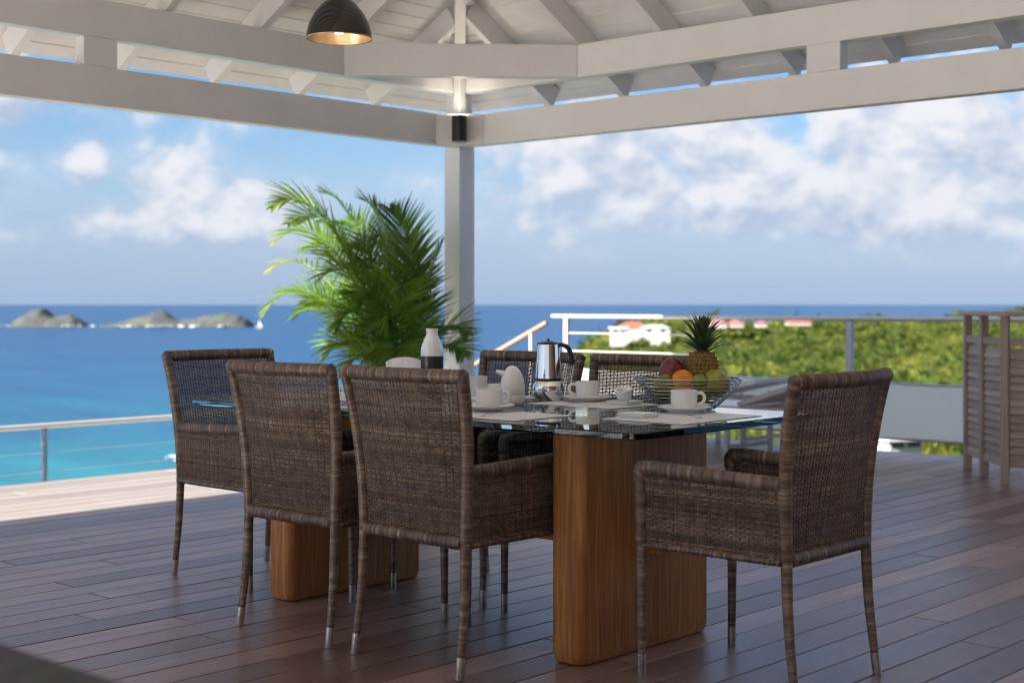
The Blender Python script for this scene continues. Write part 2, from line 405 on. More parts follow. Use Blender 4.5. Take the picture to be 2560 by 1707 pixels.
for (px, dd, wd) in [(170,-60,14),(195,-62,20),(235,-45,16),(300,-66,26),(330,-70,16),(362,-74,26),(392,-72,12),(418,-74,20),(445,-70,18),(490,-70,16),(560,-74,10),(40,-50,18),(20,-40,14)]:
    D0 = 51.1*3556/57.0+dd; s = (px-1280)*D0/3556
    for q in range(7):
        p = pol(D0+random.uniform(-6, 6), s+random.uniform(-wd, wd)*.6); r = random.uniform(3, 7.5); nn = 7
        mb.add([(p.x+r*1.6*math.cos(2*PI*k/nn)*random.uniform(.6, 1.2), p.y+r*math.sin(2*PI*k/nn)*random.uniform(.6, 1.2), SEA+.8+random.uniform(0, 3.5)) for k in range(nn)], [tuple(range(nn))])
for q in range(14):                           # surf breaking in the bay
    p = pol(470+random.gauss(0, 5), (438+random.gauss(0, 9)-1280)/3556*470); r = random.uniform(.3, 1.1); nn = 7
    mb.add([(p.x+r*1.8*math.cos(2*PI*k/nn)*random.uniform(.6, 1.2), p.y+r*math.sin(2*PI*k/nn)*random.uniform(.6, 1.2), SEA+.5+random.uniform(0, .5)) for k in range(nn)], [tuple(range(nn))])
tag(mb.build('surf', plain('sea_foam', (.85, .87, .88), .8)), 'white surf breaking along the islets and the bay', kind='stuff')

# sailing boat beyond the long islet
c = pol(3080, (648-1280)/3556*3080, SEA)
bt = thing('sailing_boat', 'tiny white sailing boat on the sea past the long islet', 'boat', c, TH)
mb = MB(); mb.add([(-1.5,-8,2.2),(1.5,-8,2.2),(0,9,2.6),(-1,-7,-.5),(1,-7,-.5),(0,7,-.5)], [(0,1,2),(3,5,4),(0,2,5,3),(1,4,5,2),(0,3,4,1)]); mb.build('hull', M['house'], bt)
mb = MB(); mb.add([(.1,-6,3.4),(.1,1,3.4),(.1,1.2,15),(-.1,-6,3.4),(-.1,1,3.4),(-.1,1.2,15)], [(0,1,2),(5,4,3),(0,2,5,3),(1,4,5,2),(0,3,4,1)]); mb.build('sail', M['cloth'], bt)

HP = [(1180,-62),(1330,-46),(1400,-20),(1430,-13.2),(1470,-10.6),(1515,-7.6),(1560,-5.6),(1690,-5.0),(1760,-4.6),(1900,-5.0),(2100,-5.2),(2250,-5.2),(2330,-4.0),(2420,-2.6),(2560,-1.4),(2800,0),(3300,2)]
def ground(D, s):
    px = 1280+s/D*3556
    rz = lerp_prof(HP, px)
    rz += 1.0*mnoise.noise(Vector((s*.03, D*.02, 1)))
    t = D
    base = lerp_prof([(12,-3.4),(30,-6),(70,-9.2),(120,-11.4),(180,-13.2),(250,-12.6),(320,-8.6),(380,0.0),(420,-2),(520,-14),(700,-56),(1200,-70)], t)
    sh = lerp_prof([(60,0),(380,1),(1200,1)], t)
    zz = base+rz*(1 if t >= 380 else max(0.0, (t-180)/200))
    edge = (px-1300)/170; e = max(0, min(1, edge)); e = e*e*(3-2*e)
    zz = -56+(zz+56)*e if px < 1470 else zz
    zz += 1.2*mnoise.noise(Vector((s*.05, D*.05, 7)))*(1 if t > 60 else t/60)
    return zz
def m_hill():
    m = Mat('dry_scrub_ground'); n = m.noise(m.coord('Object'), .12, 6, .6)
    m.set(Base_Color=m.ramp(n, [(.35, (.10, .10, .04)), (.5, (.16, .135, .07)), (.65, (.22, .165, .11))]), Roughness=.95); m.bump(n, .5, 1.5); return m.m
Ds = [12+ (i/110)**1.6*900 for i in range(111)]; ns = 130; vs = []; fs = []
for D in Ds:
    for i in range(ns+1):
        s = D*(-.12+i/ns*1.0); p = pol(D, s); vs.append((p.x, p.y, ground(D, s)))
for j in range(len(Ds)-1):
    for i in range(ns):
        a = j*(ns+1)+i; fs.append((a, a+1, a+ns+2, a+ns+1))
mb = MB(); mb.add(vs, fs); tag(mb.build('headland', m_hill(), smooth=180), 'green headland sloping down to the sea', kind='structure')
# low scrub over the headland: nobody could count it
def scrub(N, Dr, Rr, xr, ntri, seed):
    r = np.random.default_rng(seed); V = []; C = []
    pal = np.array([(.85,1.05,.7),(1.05,1.2,.8),(1.3,1.3,.85),(1.45,1.4,.9),(.95,1.15,.7),(1.6,1.35,1.1),(1.15,1.35,.7)])
    for q in range(N):
        D = math.sqrt(r.uniform(Dr[0]**2, Dr[1]**2)); px = r.uniform(*xr); s = (px-1280)/3556*D
        if px < 1395+30*r.uniform(): continue
        z = ground(D, s); rad = r.uniform(*Rr)
        nz = mnoise.noise(Vector((s*.045, D*.045, 2.2))); n2 = mnoise.noise(Vector((s*.012, D*.016, 9.2)))
        if nz > .36 and D > 60: continue                       # bare dry patches
        k = pal[min(6, max(0, int(3.2+nz*5+r.normal()*1.3)))]*r.uniform(.75, 1.15)*(1+.35*n2)
        if r.uniform() < .06: rad *= 1.9; k = np.array((.55, .72, .5))*r.uniform(.8, 1.1)
        d = r.normal(size=(ntri, 3)); d[:, 2] = np.abs(d[:, 2])*.9+.05; d /= np.linalg.norm(d, axis=1)[:, None]
        p = pol(D, s, z); c = np.array((p.x, p.y, z-.1))
        ctr = c+d*np.array((1, 1, .85))*rad*r.uniform(.65, 1.05, size=(ntri, 1))
        e = r.normal(size=(ntri, 3, 3))*rad*.26
        V.append((ctr[:, None, :]+e).reshape(-1, 3)); C.append(np.repeat(k[None, :]*r.uniform(.75, 1.2, size=(ntri, 1)), 3, axis=0))
    V = np.concatenate(V); C = np.concatenate(C); n = len(V)
    me = bpy.data.meshes.new('scrub'); me.vertices.add(n); me.vertices.foreach_set('co', V.ravel().astype(np.float32))
    me.loops.add(n); me.loops.foreach_set('vertex_index', np.arange(n, dtype=np.int32))
    me.polygons.add(n//3); me.polygons.foreach_set('loop_start', np.arange(0, n, 3, dtype=np.int32)); me.polygons.foreach_set('loop_total', np.full(n//3, 3, dtype=np.int32))
    a = me.color_attributes.new('tint', 'FLOAT_COLOR', 'POINT'); A = np.ones((n, 4), dtype=np.float32); A[:, :3] = C; a.data.foreach_set('color', A.ravel())
    me.materials.append(M['bush']); me.update(calc_edges=True); return me
so_ = bpy.data.objects.new('scrub', scrub(15000, (95, 400), (.8, 1.9), (1400, 2760), 34, 3)); col.objects.link(so_)
tag(so_, 'dense green scrub covering the headland', 'shrubs', kind='stuff')
so_ = bpy.data.objects.new('scrub', scrub(1500, (22, 95), (.5, 1.1), (1480, 2760), 70, 4)); col.objects.link(so_)
tag(so_, 'bright green bushes on the slope just below the deck', 'shrubs', kind='stuff')

ROOFS = {'red': plain('red_roof', (.48, .10, .07), .7), 'pink': plain('faded_red_roof', (.45, .16, .15), .7), 'white': plain('white_roof', (.8, .8, .78), .6), 'green': plain('pale_green_roof', (.42, .55, .50), .6)}
M['pane'] = plain('window_dark', (.04, .06, .08), .1)
def villa(px, py, D, wd, dp, hg, roof, rh, label, name='villa', yaw=0.0):
    if name == 'villa': wd *= .78; hg *= .72; rh *= .8
    p = at(px, py, D); t = thing(name, label, 'house', p, TH+yaw, 'villas on the headland')
    # local: x = away from the deck, y = across
    mb = MB(); mb.box(0, dp, -wd/2, wd/2, -3 if hg > .6 else -.7, hg); mb.build('wall', M['house'], t)
    mb = MB(); o = .4
    if rh > .05:
        mb.add([(-o,-wd/2-o,hg+.02),(dp+o,-wd/2-o,hg+.02),(dp+o,wd/2+o,hg+.02),(-o,wd/2+o,hg+.02),(dp/2,-wd/2+dp*.35,hg+rh),(dp/2,wd/2-dp*.35,hg+rh)],
               [(0,3,2,1),(0,4,5,3),(2,5,4,1),(0,1,4),(3,5,2)])
    else: mb.box(-o, dp+o, -wd/2-o, wd/2+o, hg+.02, hg+.3)
    mb.build('roof', ROOFS[roof], t)
    k = max(2, int(wd/2.4))
    for i in range(k):
        y = -wd/2+wd*(i+.5)/k
        mb = MB(); mb.box(-.05, .0, y-.5, y+.5, hg*.2, hg*.75); mb.build('window', M['pane'], t)
villa(1585, 832, 345, 9.0, 6, 1.7, 'red', 1.7, 'white villa with a bright red hipped roof on the seaward end of the headland')
villa(1640, 833, 340, 8.5, 5, 1.6, 'green', 1.0, 'low white villa with a pale green roof beside the red roofed one')
villa(1548, 834, 335, 4.5, 5, 1.6, 'white', 0, 'flat white annexe at the seaward tip of the headland')
villa(1797, 813, 352, 5, 5, .7, 'pink', 1.2, 'small house with faded red roof right behind the pineapple leaves')
villa(1842, 811, 352, 4.5, 5, .25, 'pink', 1.1, 'white walled house with a pinkish roof past the pineapple')
villa(1905, 811, 356, 3.0, 4, .3, 'pink', .8, 'tiny red roofed cottage alone among the trees')
villa(2000, 806, 352, 7, 5, .12, 'red', 1.1, 'wide house with long red roof on the crest of the headland')
villa(2265, 1122, 92, 2.6, 1.6, .55, 'white', 0, 'white flat roofed hut in the bushes below the windscreen', 'hut', .4)

# ---------------------------------------------------------------- decks and terraces
U0, U1, V0, V1 = -4.0, 9.95, -4.0, 8.22
deck = thing('deck', None, None); deck['kind'] = 'structure'; deck['label'] = 'brown hardwood plank deck'
def board(u0, u1, v0, v1, z1=0.0, th=.028, ch=.003):
    mb = MB(); L = (u1-u0)/2; W = (v1-v0)/2
    mb.add([(-L,-W,-th),(L,-W,-th),(L,W,-th),(-L,W,-th),(-L,-W,-ch),(L,-W,-ch),(L,W,-ch),(-L,W,-ch),(-L+ch,-W+ch,0),(L-ch,-W+ch,0),(L-ch,W-ch,0),(-L+ch,W-ch,0)],
           [(0,3,2,1),(0,1,5,4),(1,2,6,5),(2,3,7,6),(3,0,4,7),(4,5,9,8),(5,6,10,9),(6,7,11,10),(7,4,8,11),(8,9,10,11)])
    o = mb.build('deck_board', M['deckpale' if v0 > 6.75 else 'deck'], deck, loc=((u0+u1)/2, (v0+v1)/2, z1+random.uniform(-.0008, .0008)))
    return o
PW = .1495; k = 0; v = V1
while v-PW > V0:
    a = v-PW+.0045; b = v
    if b > 1.2:
        cuts = [0.6]
        x = 0.6+random.uniform(.6, 3.2)
        while x < U1-1.0: cuts.append(x); x += random.uniform(2.4, 4.2)
        cuts.append(U1)
    else: cuts = [.6, random.uniform(2, 6), U1]
    for x0, x1 in zip(cuts, cuts[1:]): board(x0+.002, x1-.002, a, b)
    v -= PW; k += 1
mb = MB(); mb.box(U0, .594, V0, V1, -.03, 0); tag(mb.build('bounce_floor', plain('bounce_floor_pale', (.76, .745, .725), .4)), 'unseen pale floor added to bounce sunlight under the roof', kind='structure')  # unseen pale floor, added to bounce sunlight onto deck and chairs
mb = MB(); mb.box(U0+.02, U1-.02, V0+.02, V1-.02, -.30, -.034); mb.build('gap_dark_sheet', M['black'], deck)  # one solid black sheet that darkens the gaps between boards
mb = MB(); mb.box(U0, U1, V1+.002, V1+.03, -.25, -.002); mb.build('fascia_board', M['deck'], deck)
mb = MB(); mb.box(U0, 9.3, V1+.04, 11.0, -1.2, -.85); tag(mb.build('lower_terrace', plain('terrace_stone', (.42, .38, .34), .7)), 'stone terrace below the deck', kind='structure')
mb = MB(); mb.box(U0, 9.3, V0, V1-.1, -8, -1.2); mb.box(U1-.7, U1-.1, V0, V1-.3, -6, -.31); tag(mb.build('foundation', M['house']), 'masonry base under deck and terrace', kind='structure')

# unseen gable, side wall and terrace added to block and bounce light
hw = thing('sun_block_gable', 'unseen white gable added to block high sun, open below to admit low sun', 'wall', (-4.45, 1.5, 0))
mb = MB(); mb.box(-.2, 0, -6.2, 6.1, 3.1, 6.3); mb.build('wall', M['house'], hw)  # unseen, added to stop sun above the opening
for y in (-6.1, -2, 2, 5.8):
    mb = MB(); mb.box(-.2, 0, y-.1, y+.1, -.2, 3.099); mb.build('pillar', M['house'], hw)
hv = thing('shade_wall', 'unseen dark timber wall added to cut light from the side away from the sea', 'wall', (1.4, -4.3, 0))
mb = MB(); mb.box(-5.6, 5.9, -.2, 0, -.2, 6.3); mb.build('wall', M['shadewall'], hv)  # unseen dark wall, added to keep faces on this side darker
mb = MB(); mb.box(-30, U0-.01, -20, 12, -.4, -.05); tag(mb.build('bounce_terrace', plain('bounce_paving', (.66, .64, .61), .7)), 'unseen pale terrace added behind the pavilion to bounce sunlight', kind='structure')  # unseen pale ground, added as a bright bounce surface

# ---------------------------------------------------------------- pavilion
PU, PV = 7.07, 6.95                      # inner faces of the beams at the corner
SL = .577; Z0 = 2.985                    # roof slope and boarding height above the beam line
pav = thing('pavilion', 'white timber pavilion with an open hipped roof over the deck', 'pavilion', (0, 0, 0))
T = .09
def bx(name, *a, mat='paint', bevel=.004):
    mb = MB(); mb.box(*a); return mb.build(name, M[mat], pav, bevel=bevel)
bx('post', PU, PU+.15, PV, PV+.15, -.02, 2.21)
bx('post', PU+.012, PU+.138, PV+.012, PV+.138, 2.427, 2.90)
bx('lower_beam', -4.0, PU+.148, PV, PV+T, 2.21, 2.425)
bx('lower_beam', PU, PU+T, -4.0, PV-.003, 2.212, 2.423)
bx('upper_beam', -4.0, PU+.13, PV+.002, PV+T, 2.585, 2.797)
bx('upper_beam', PU+.002, PU+T, -4.0, PV-.001, 2.583, 2.795)
for u in (4.15, 1.2, -1.7): bx('strut', u, u+.21, PV+.001, PV+T-.003, 2.4255, 2.5845)
for v in (3.985, 1.0, -1.9): bx('strut', PU+.001, PU+T-.003, v, v+.215, 2.4235, 2.5825)
# diagonal brace between the upper beams and the corner block below
def prism(name, poly, z0, z1, mat='paint', bevel=.003):
    mb = MB(); n = len(poly); mb.add([(x, y, z0) for x, y in poly]+[(x, y, z1) for x, y in poly], [tuple(range(n-1, -1, -1)), tuple(range(n, 2*n))]+[(i, (i+1) % n, n+(i+1) % n, n+i) for i in range(n)])
    return mb.build(name, M[mat], pav, bevel=bevel)
prism('corner_brace', [(6.01, PV-.002), (PU-.002, 5.885), (PU-.002, 6.01), (6.135, PV-.002)], 2.5845, 2.794)
prism('corner_block', [(6.835, PV-.002), (PU-.002, 6.72), (PU-.002, PV-.002)], 2.214, 2.421)
bx('corner_strut', PU-.065, PU-.003, PV-.065, PV-.003, 2.4215, 2.985)
def roofz(d): return Z0-SL*d               # d = distance outside the beam line
EAVE = .717
def rafter(name, a, b, wd=.055, hg=.15):
    mb = MB(); mb.bar(a, b, wd, hg); return mb.build(name, M['paint'], pav, bevel=.003)
RO = .075/math.cos(math.atan(SL))+.003
for i in range(-12, 5):
    u = 4.02+.685*i
    top = min(5.4, 5.4) if u < 1.5 else max(.25, PU-u-.06)
    rafter('rafter', (u, PV-top, roofz(-top)-RO), (u, PV+EAVE-.15, roofz(EAVE-.15)-RO))
for i in range(0, 16):
    v = 6.575-.662*i
    top = 5.4 if v < 1.4 else max(.25, PV-v-.06)
    rafter('rafter', (PU-top, v, roofz(-top)-RO), (PU+EAVE-.15, v, roofz(EAVE-.15)-RO))
rafter('hip_rafter', (PU-5.4, PV-5.4, roofz(-5.4)-RO-.02), (PU+EAVE-.15, PV+EAVE-.15, roofz(EAVE-.15)-RO-.02), .075, .17)
# roof boarding: boards parallel to each eave, mitred on the hip
bw = .115; gp = .0065; ks = 16
def rboard(side, d0, d1, name='ceiling_board', lo=-4.7):
    mb = MB(); th = .018
    for zz in (0, th):
        pass
    def pt(d, a, dz):
        return (a, PV+d, roofz(d)+dz) if side == 0 else (PU+d, a, roofz(d)+dz)
    e0 = (PU if side == 0 else PV)+d0; e1 = (PU if side == 0 else PV)+d1
    q = [pt(d0, lo, 0), pt(d0, e0, 0), pt(d1, e1, 0), pt(d1, lo, 0)]; r = [pt(d0, lo, th), pt(d0, e0, th), pt(d1, e1, th), pt(d1, lo, th)]
    fsx = [(0,1,2,3),(7,6,5,4),(0,4,5,1),(1,5,6,2),(2,6,7,3),(3,7,4,0)]
    if side == 1: fsx = [tuple(reversed(f)) for f in fsx]
    mb.add(q+r, fsx); return mb.build(name, M['roofpaint'], pav, bevel=.003)
hs = bw*math.cos(math.atan(SL)); hg_ = gp*math.cos(math.atan(SL))
for side in (0, 1):
    d = EAVE
    for k in range(ks): rboard(side, d-hs, d-hg_); d -= hs
    rboard(side, -8.5 if False else -5.5, d-hg_, 'upper_boarding')
    mb = MB()                               # roof skin over the boards
    th = .022
    if side == 0: q = [(-4.7, PV+EAVE+.015, roofz(EAVE+.015)+th), (PU+EAVE+.015, PV+EAVE+.015, roofz(EAVE+.015)+th), (PU-5.57, PV-5.57, roofz(-5.57)+th), (-4.7, PV-5.57, roofz(-5.57)+th)]
    else: q = [(PU+EAVE+.015, -4.7, roofz(EAVE+.015)+th), (PU-5.57, -4.7, roofz(-5.57)+th), (PU-5.57, PV-5.57, roofz(-5.57)+th), (PU+EAVE+.015, PV+EAVE+.015, roofz(EAVE+.015)+th)]
    mb.add(q+[(x, y, z+.04) for x, y, z in q], [(3,2,1,0),(4,5,6,7),(0,1,5,4),(1,2,6,5),(2,3,7,6),(3,0,4,7)]); mb.build('roof_cover', ROOFS['white'], pav)
bx('ridge_ceiling', -4.7, PU-5.5, -4.7, PV-5.5, roofz(-5.5)+.03, roofz(-5.5)+.08, mat='roofpaint', bevel=0)

# ---------------------------------------------------------------- lamps on the pavilion
wl = thing('wall_lamp', 'black cylinder up and down lamp on the corner block', 'lamp', (6.905, 6.79, 2.225))
n_ = Vector((-1, -1, 0)).normalized()
mb = MB(); mb.lathe([(.045,.0),(.052,.0),(.052,.175),(.045,.175),(.045,.168),(.001,.168)], 32); mb.build('body', M['black'], wl, 40)
for z in (.169, .003):
    mb = MB(); mb.lathe([(.0005, z), (.043, z), (.043, z+.002), (.0005, z+.002)], 24); mb.build('lens', M['uplight'], wl)
mb = MB(); mb.bar((.02,.02,.09), (.075,.075,.09), .04, .06); mb.build('bracket', M['black'], wl)
pl = thing('pendant_lamp', 'black dome pendant lamp with gold inside, hanging over the table', 'lamp', (3.72, 4.33, 2.175))
R0 = .132
prof = [(R0,0),(R0-.002,.02),(R0-.012,.06),(R0-.032,.10),(R0-.06,.135),(.045,.158),(.03,.165),(.028,.2)]
mb = MB(); mb.lathe(prof, 48); mb.f = [f for f in mb.f if len(f) == 4]; mb.build('shade', M['blackgloss'], pl, 60)
mb = MB(); mb.lathe([(max(.002, r-.003), z+(.0 if i == 0 else -.003)) for i, (r, z) in enumerate(prof[:-1])], 48); mb.f = [f for f in mb.f if len(f) == 4]; mb.build('shade_lining', M['copper'], pl, 60)
mb = MB(); mb.lathe([(R0-.0025,-.001),(R0+.0005,-.001),(R0+.0005,.004),(R0-.0025,.004)], 48, closed=True); mb.build('rim', M['copper'], pl, 60)
mb = MB(); mb.lathe([(.001,.018),(.016,.021),(.028,.034),(.032,.05),(.027,.068),(.015,.085),(.014,.11)], 24); mb.build('bulb', M['bulb'], pl, 60)
mb = MB(); mb.lathe([(.018,.105),(.018,.19),(.001,.19)], 20); mb.build('socket', M['black'], pl, 40)
mb = MB(); mb.tube([(0,0,.19),(0,0,roofz(-2.6)-2.2)], .004, 8); mb.build('cord', M['black'], pl)
# spot fixed under the hip rafter
sp = at(1172, -2, 8.45)
st = thing('spotlight', 'small grey spotlight fixed to the hip rafter of the roof', 'lamp', sp)
mb = MB(); mb.tube([(-.03,-.03,.0), (.035,.035,.03)], .028, 20); mb.build('head', M['steel'], st, 40)
mb = MB(); mb.box(.01, .06, .01, .06, -.02, .10); mb.build('mount', M['paint'], st, bevel=.003)

# ---------------------------------------------------------------- railings
def railing_post(t, x, y, z0, z1, along, mat):
    for s in (-1, 1):
        mb = MB(); dx, dy = (s*.013, 0) if along == 'u' else (0, s*.013)
        if along == 'u': mb.box(x+dx-.004, x+dx+.004, y-.025, y+.025, z0, z1)
        else: mb.box(x-.025, x+.025, y+dy-.004, y+dy+.004, z0, z1)
        mb.build('post', mat, t)
lr = thing('terrace_railing', 'sunlit steel railing with thin cables on the lower terrace', 'railing', (0, 10.55, -.85))
mb = MB(); mb.tube([(-2, 0, .985), (9.2, 0, .985)], .023, 14); mb.build('handrail', M['rail'], lr, 60)
for u in (2.0, 3.31, 4.62, 5.94, 7.25, 8.56): railing_post(lr, u, 0, 0, .965, 'u', M['steel'])
for q in range(5):
    mb = MB(); mb.tube([(-2, 0, .15+q*.155), (9.2, 0, .15+q*.155)], .002, 6); mb.build('cable', M['alu'], lr)
RU = 9.80
rr_ = thing('deck_railing', 'grey steel railing along the edge of the deck behind the loungers', 'railing', (RU, 0, 0))
mb = MB(); mb.tube([(0, -3, 1.01), (0, 8.45, 1.01)], .024, 14, flat=.8); mb.build('handrail', M['rail'], rr_, 60)
for v in (8.28, 6.86, 5.44, 4.02, 2.6, 1.18):
    mb = MB(); mb.box(-.024, .024, v-.024, v+.024, -.02, .99); mb.build('post', M['alu'], rr_, bevel=.004)
for z in (.86, .70):
    mb = MB(); mb.tube([(0, 6.90, z), (0, 8.26, z)], .007, 8); mb.build('cross_rail', M['rail'], rr_)
# hand rail of the steps leading down to the lower terrace
sr = thing('stair_handrail', 'sloping handrail of the steps going down from the deck', 'railing', (RU, 8.5, 0))
mb = MB(); mb.tube([(.0, .02, .95), (-.35, .95, .40), (-.8, 2.0, -.15)], .026, 12); mb.build('handrail', wood('stair_rail_wood', (.16,.095,.06), (.24,.15,.10), (.32,.21,.15), 1, 1, .5), sr, 60)
for (x, y, z) in ((-.06, .16, .86), (-.42, 1.1, .32)):
    mb = MB(); mb.tube([(x, y, z-1.05), (x, y, z)], .018, 10); mb.build('post', M['rail'], sr, 60)
# fabric windscreen panels between the posts
for i, (a, b) in enumerate(((6.91, 8.24), (5.49, 6.81), (4.07, 5.39), (2.65, 3.97))):
    lab = ['sunlit white mesh windscreen panel by the steps', 'grey mesh windscreen panel behind the loungers', 'grey mesh windscreen panel next to the teak bar', 'grey mesh windscreen panel behind the teak bar'][i]
    t = thing('windscreen', lab, 'windscreen', (RU, 0, 0), 0, 'windscreens on the deck railing')
    mb = MB(); n = 14; zt = [.55]*(n+1); vs = []; 
    for j in range(2):
        for q in range(n+1):
            f = q/n; sag = .022*math.sin(PI*f)
            vs.append((-.004*math.sin(PI*f), a+(b-a)*f, .105+sag*.6 if j == 0 else .545-sag))
    mb.add(vs, [(q, q+1, n+2+q, n+1+q) for q in range(n)]); o = mb.build('fabric', M['screen'], t)
    sm = o.modifiers.new('thick', 'SOLIDIFY'); sm.thickness = .003
    for z in (.545, .105):
        s_ = -1 if z > .3 else .6
        mb = MB(); mb.tube([(-.004*math.sin(PI*q/n)-.004, a+(b-a)*q/n, z+s_*.022*math.sin(PI*q/n)) for q in range(n+1)], .009, 8); mb.build('hem', M['sling'], t, 180)
mb = MB(); mb.add([(9.96,-3,-1.2),(9.98,-3,-1.2),(9.98,8.3,-1.2),(9.96,8.3,-1.2),(9.96,-3,-.006),(9.98,-3,-.006),(9.98,8.3,-.006),(9.96,8.3,-.006)], [(0,3,2,1),(4,5,6,7),(0,1,5,4),(1,2,6,5),(2,3,7,6),(3,0,4,7)])
mb.build('fascia_board', M['deck'], deck)

# ---------------------------------------------------------------- sun loungers
def lounger(loc, label, zb, zt):
    t = thing('sun_lounger', label, 'sun lounger', loc, 0, 'sun loungers by the railing')   # y: +foot, -head ; hinge at y=0
    W = .29
    mb = MB()
    for s in (-1, 1): mb.box(s*W-.02, s*W+.02, -.62, 1.32, .34, .385)
    mb.box(-W+.02, W-.02, 1.28, 1.32, .342, .383); mb.box(-W+.02, W-.02, -.62, -.58, .342, .383); mb.build('frame', M['alu'], t, bevel=.004)
    for (y) in (-.5, .12, 1.2):
        for s in (-1, 1):
            mb = MB(); mb.box(s*(W-.002)-.017, s*(W-.002)+.017, y-.017, y+.017, 0, .339); mb.build('leg', M['alu'], t, bevel=.003)
        mb = MB(); mb.box(-W+.015, W-.015, y-.012, y+.012, .07, .1); mb.build('stretcher', M['alu'], t)
    mb = MB(); mb.box(-W+.021, W-.021, .03, 1.27, .372, .392); mb.build('seat_sling', M['slinglight'], t, bevel=.006)
    b = MB(); b.bar((0, .0, .40), (0, -.60, zt), W*2-.05, .018); b.build('back_sling', M['slinglight'], t, bevel=.004)
    mb = MB()
    for s in (-1, 1): mb.bar((s*W, 0.02, .40), (s*W, -.62, zt+.006), .034, .036)
    mb.bar((-W, -.61, zt+.004), (W, -.61, zt+.004), .034, .034); mb.build('back_frame', M['alu'], t, bevel=.003)
    mb = MB(); mb.bar((-.2, -.42, .37+(zt-.4)*.5), (-.2, -.5, .36), .015, .015); mb.bar((.2, -.42, .37+(zt-.4)*.5), (.2, -.5, .36), .015, .015); mb.build('prop', M['alu'], t)
    return t
lounger((8.92, 5.66, 0), 'grey sling lounger with raised back right behind the end chair', .4, .60)
lounger((9.47, 6.50, 0), 'grey sling lounger pushed against the railing behind the fruit bowl', .4, .53)

# ---------------------------------------------------------------- louvred teak bar
bar = thing('teak_bar', 'weathered teak bar with louvred panels and a flat top', 'bar counter', (0, 0, 0))
A_ = Vector((9.20, 4.22)); B_ = Vector((8.885, 3.965)); C_ = Vector((8.60, 3.70)); D_ = Vector((8.75, 2.95)); E_ = Vector((8.9, 2.2))
def tpost(p, q, z1=1.045):
    mb = MB(); d = (q-p).normalized().to_3d(); mb.bar((p.x, p.y, .0), (p.x, p.y, z1), .05, .05, up=d); mb.build('post', M['teakv'], bar, bevel=.004)
for p, q in ((A_, B_), (B_, C_), (C_, D_), (D_, E_), (E_, D_)): tpost(p, q)
for p, q in ((A_, B_), (B_, C_), (C_, D_), (D_, E_)):
    d = (q-p).normalized(); a = p+d*.028; b = q-d*.028; nrm = Vector((-d.y, d.x))
    L = (b-a).length; c = (a+b)/2; ang = math.atan2(d.y, d.x)
    z = .15; mbase = None
    slat = MB(); slat.add([(-L/2,-.012,-.030),(L/2,-.012,-.030),(L/2,-.004,-.032),(-L/2,-.004,-.032),(-L/2,.004,.032),(L/2,.004,.032),(L/2,.012,.030),(-L/2,.012,.030)],
        [(0,3,2,1),(4,7,6,5),(0,1,6,7)[::-1],(3,4,5,2)[::-1],(0,7,4,3),(1,2,5,6)])
    slat.f = [(0,1,2,3),(7,6,5,4),(0,7,6,1),(1,6,5,2),(2,5,4,3),(3,4,7,0)]
    me = slat.mesh('louvre_slat', M['teak']); bm_ = bmesh.new(); bm_.from_mesh(me); bmesh.ops.recalc_face_normals(bm_, faces=bm_.faces); bm_.to_mesh(me); bm_.free()
    z = .175
    while z < .86:
        o = bpy.data.objects.new('louvre_slat', me); col.objects.link(o); o.parent = bar; o.location = (c.x, c.y, z); o.rotation_euler = (random.uniform(-.03, .03), 0, ang); z += .049
    for zz in (.13, .885):
        mb = MB(); mb.bar((a.x, a.y, zz), (b.x, b.y, zz), .03, .045); mb.build('panel_rail', M['teak'], bar, bevel=.003)
mb = MB(); tp = [A_+Vector((-.02, .05)), A_+Vector((.12, -.05)), E_+Vector((.45, -.05)), E_+Vector((-.06, -.05)), C_+Vector((-.06, -.02)), B_+Vector((-.045, .035))]
mb.add([(p.x, p.y, 1.047) for p in tp]+[(p.x, p.y, 1.075) for p in tp], [tuple(range(5, -1, -1)), tuple(range(6, 12))]+[(i, (i+1) % 6, 6+(i+1) % 6, 6+i) for i in range(6)])
o = mb.build('counter_top', M['teak'], bar, bevel=.004)
bmm = bmesh.new(); bmm.from_mesh(o.data); bmesh.ops.recalc_face_normals(bmm, faces=bmm.faces); bmm.to_mesh(o.data); bmm.free()

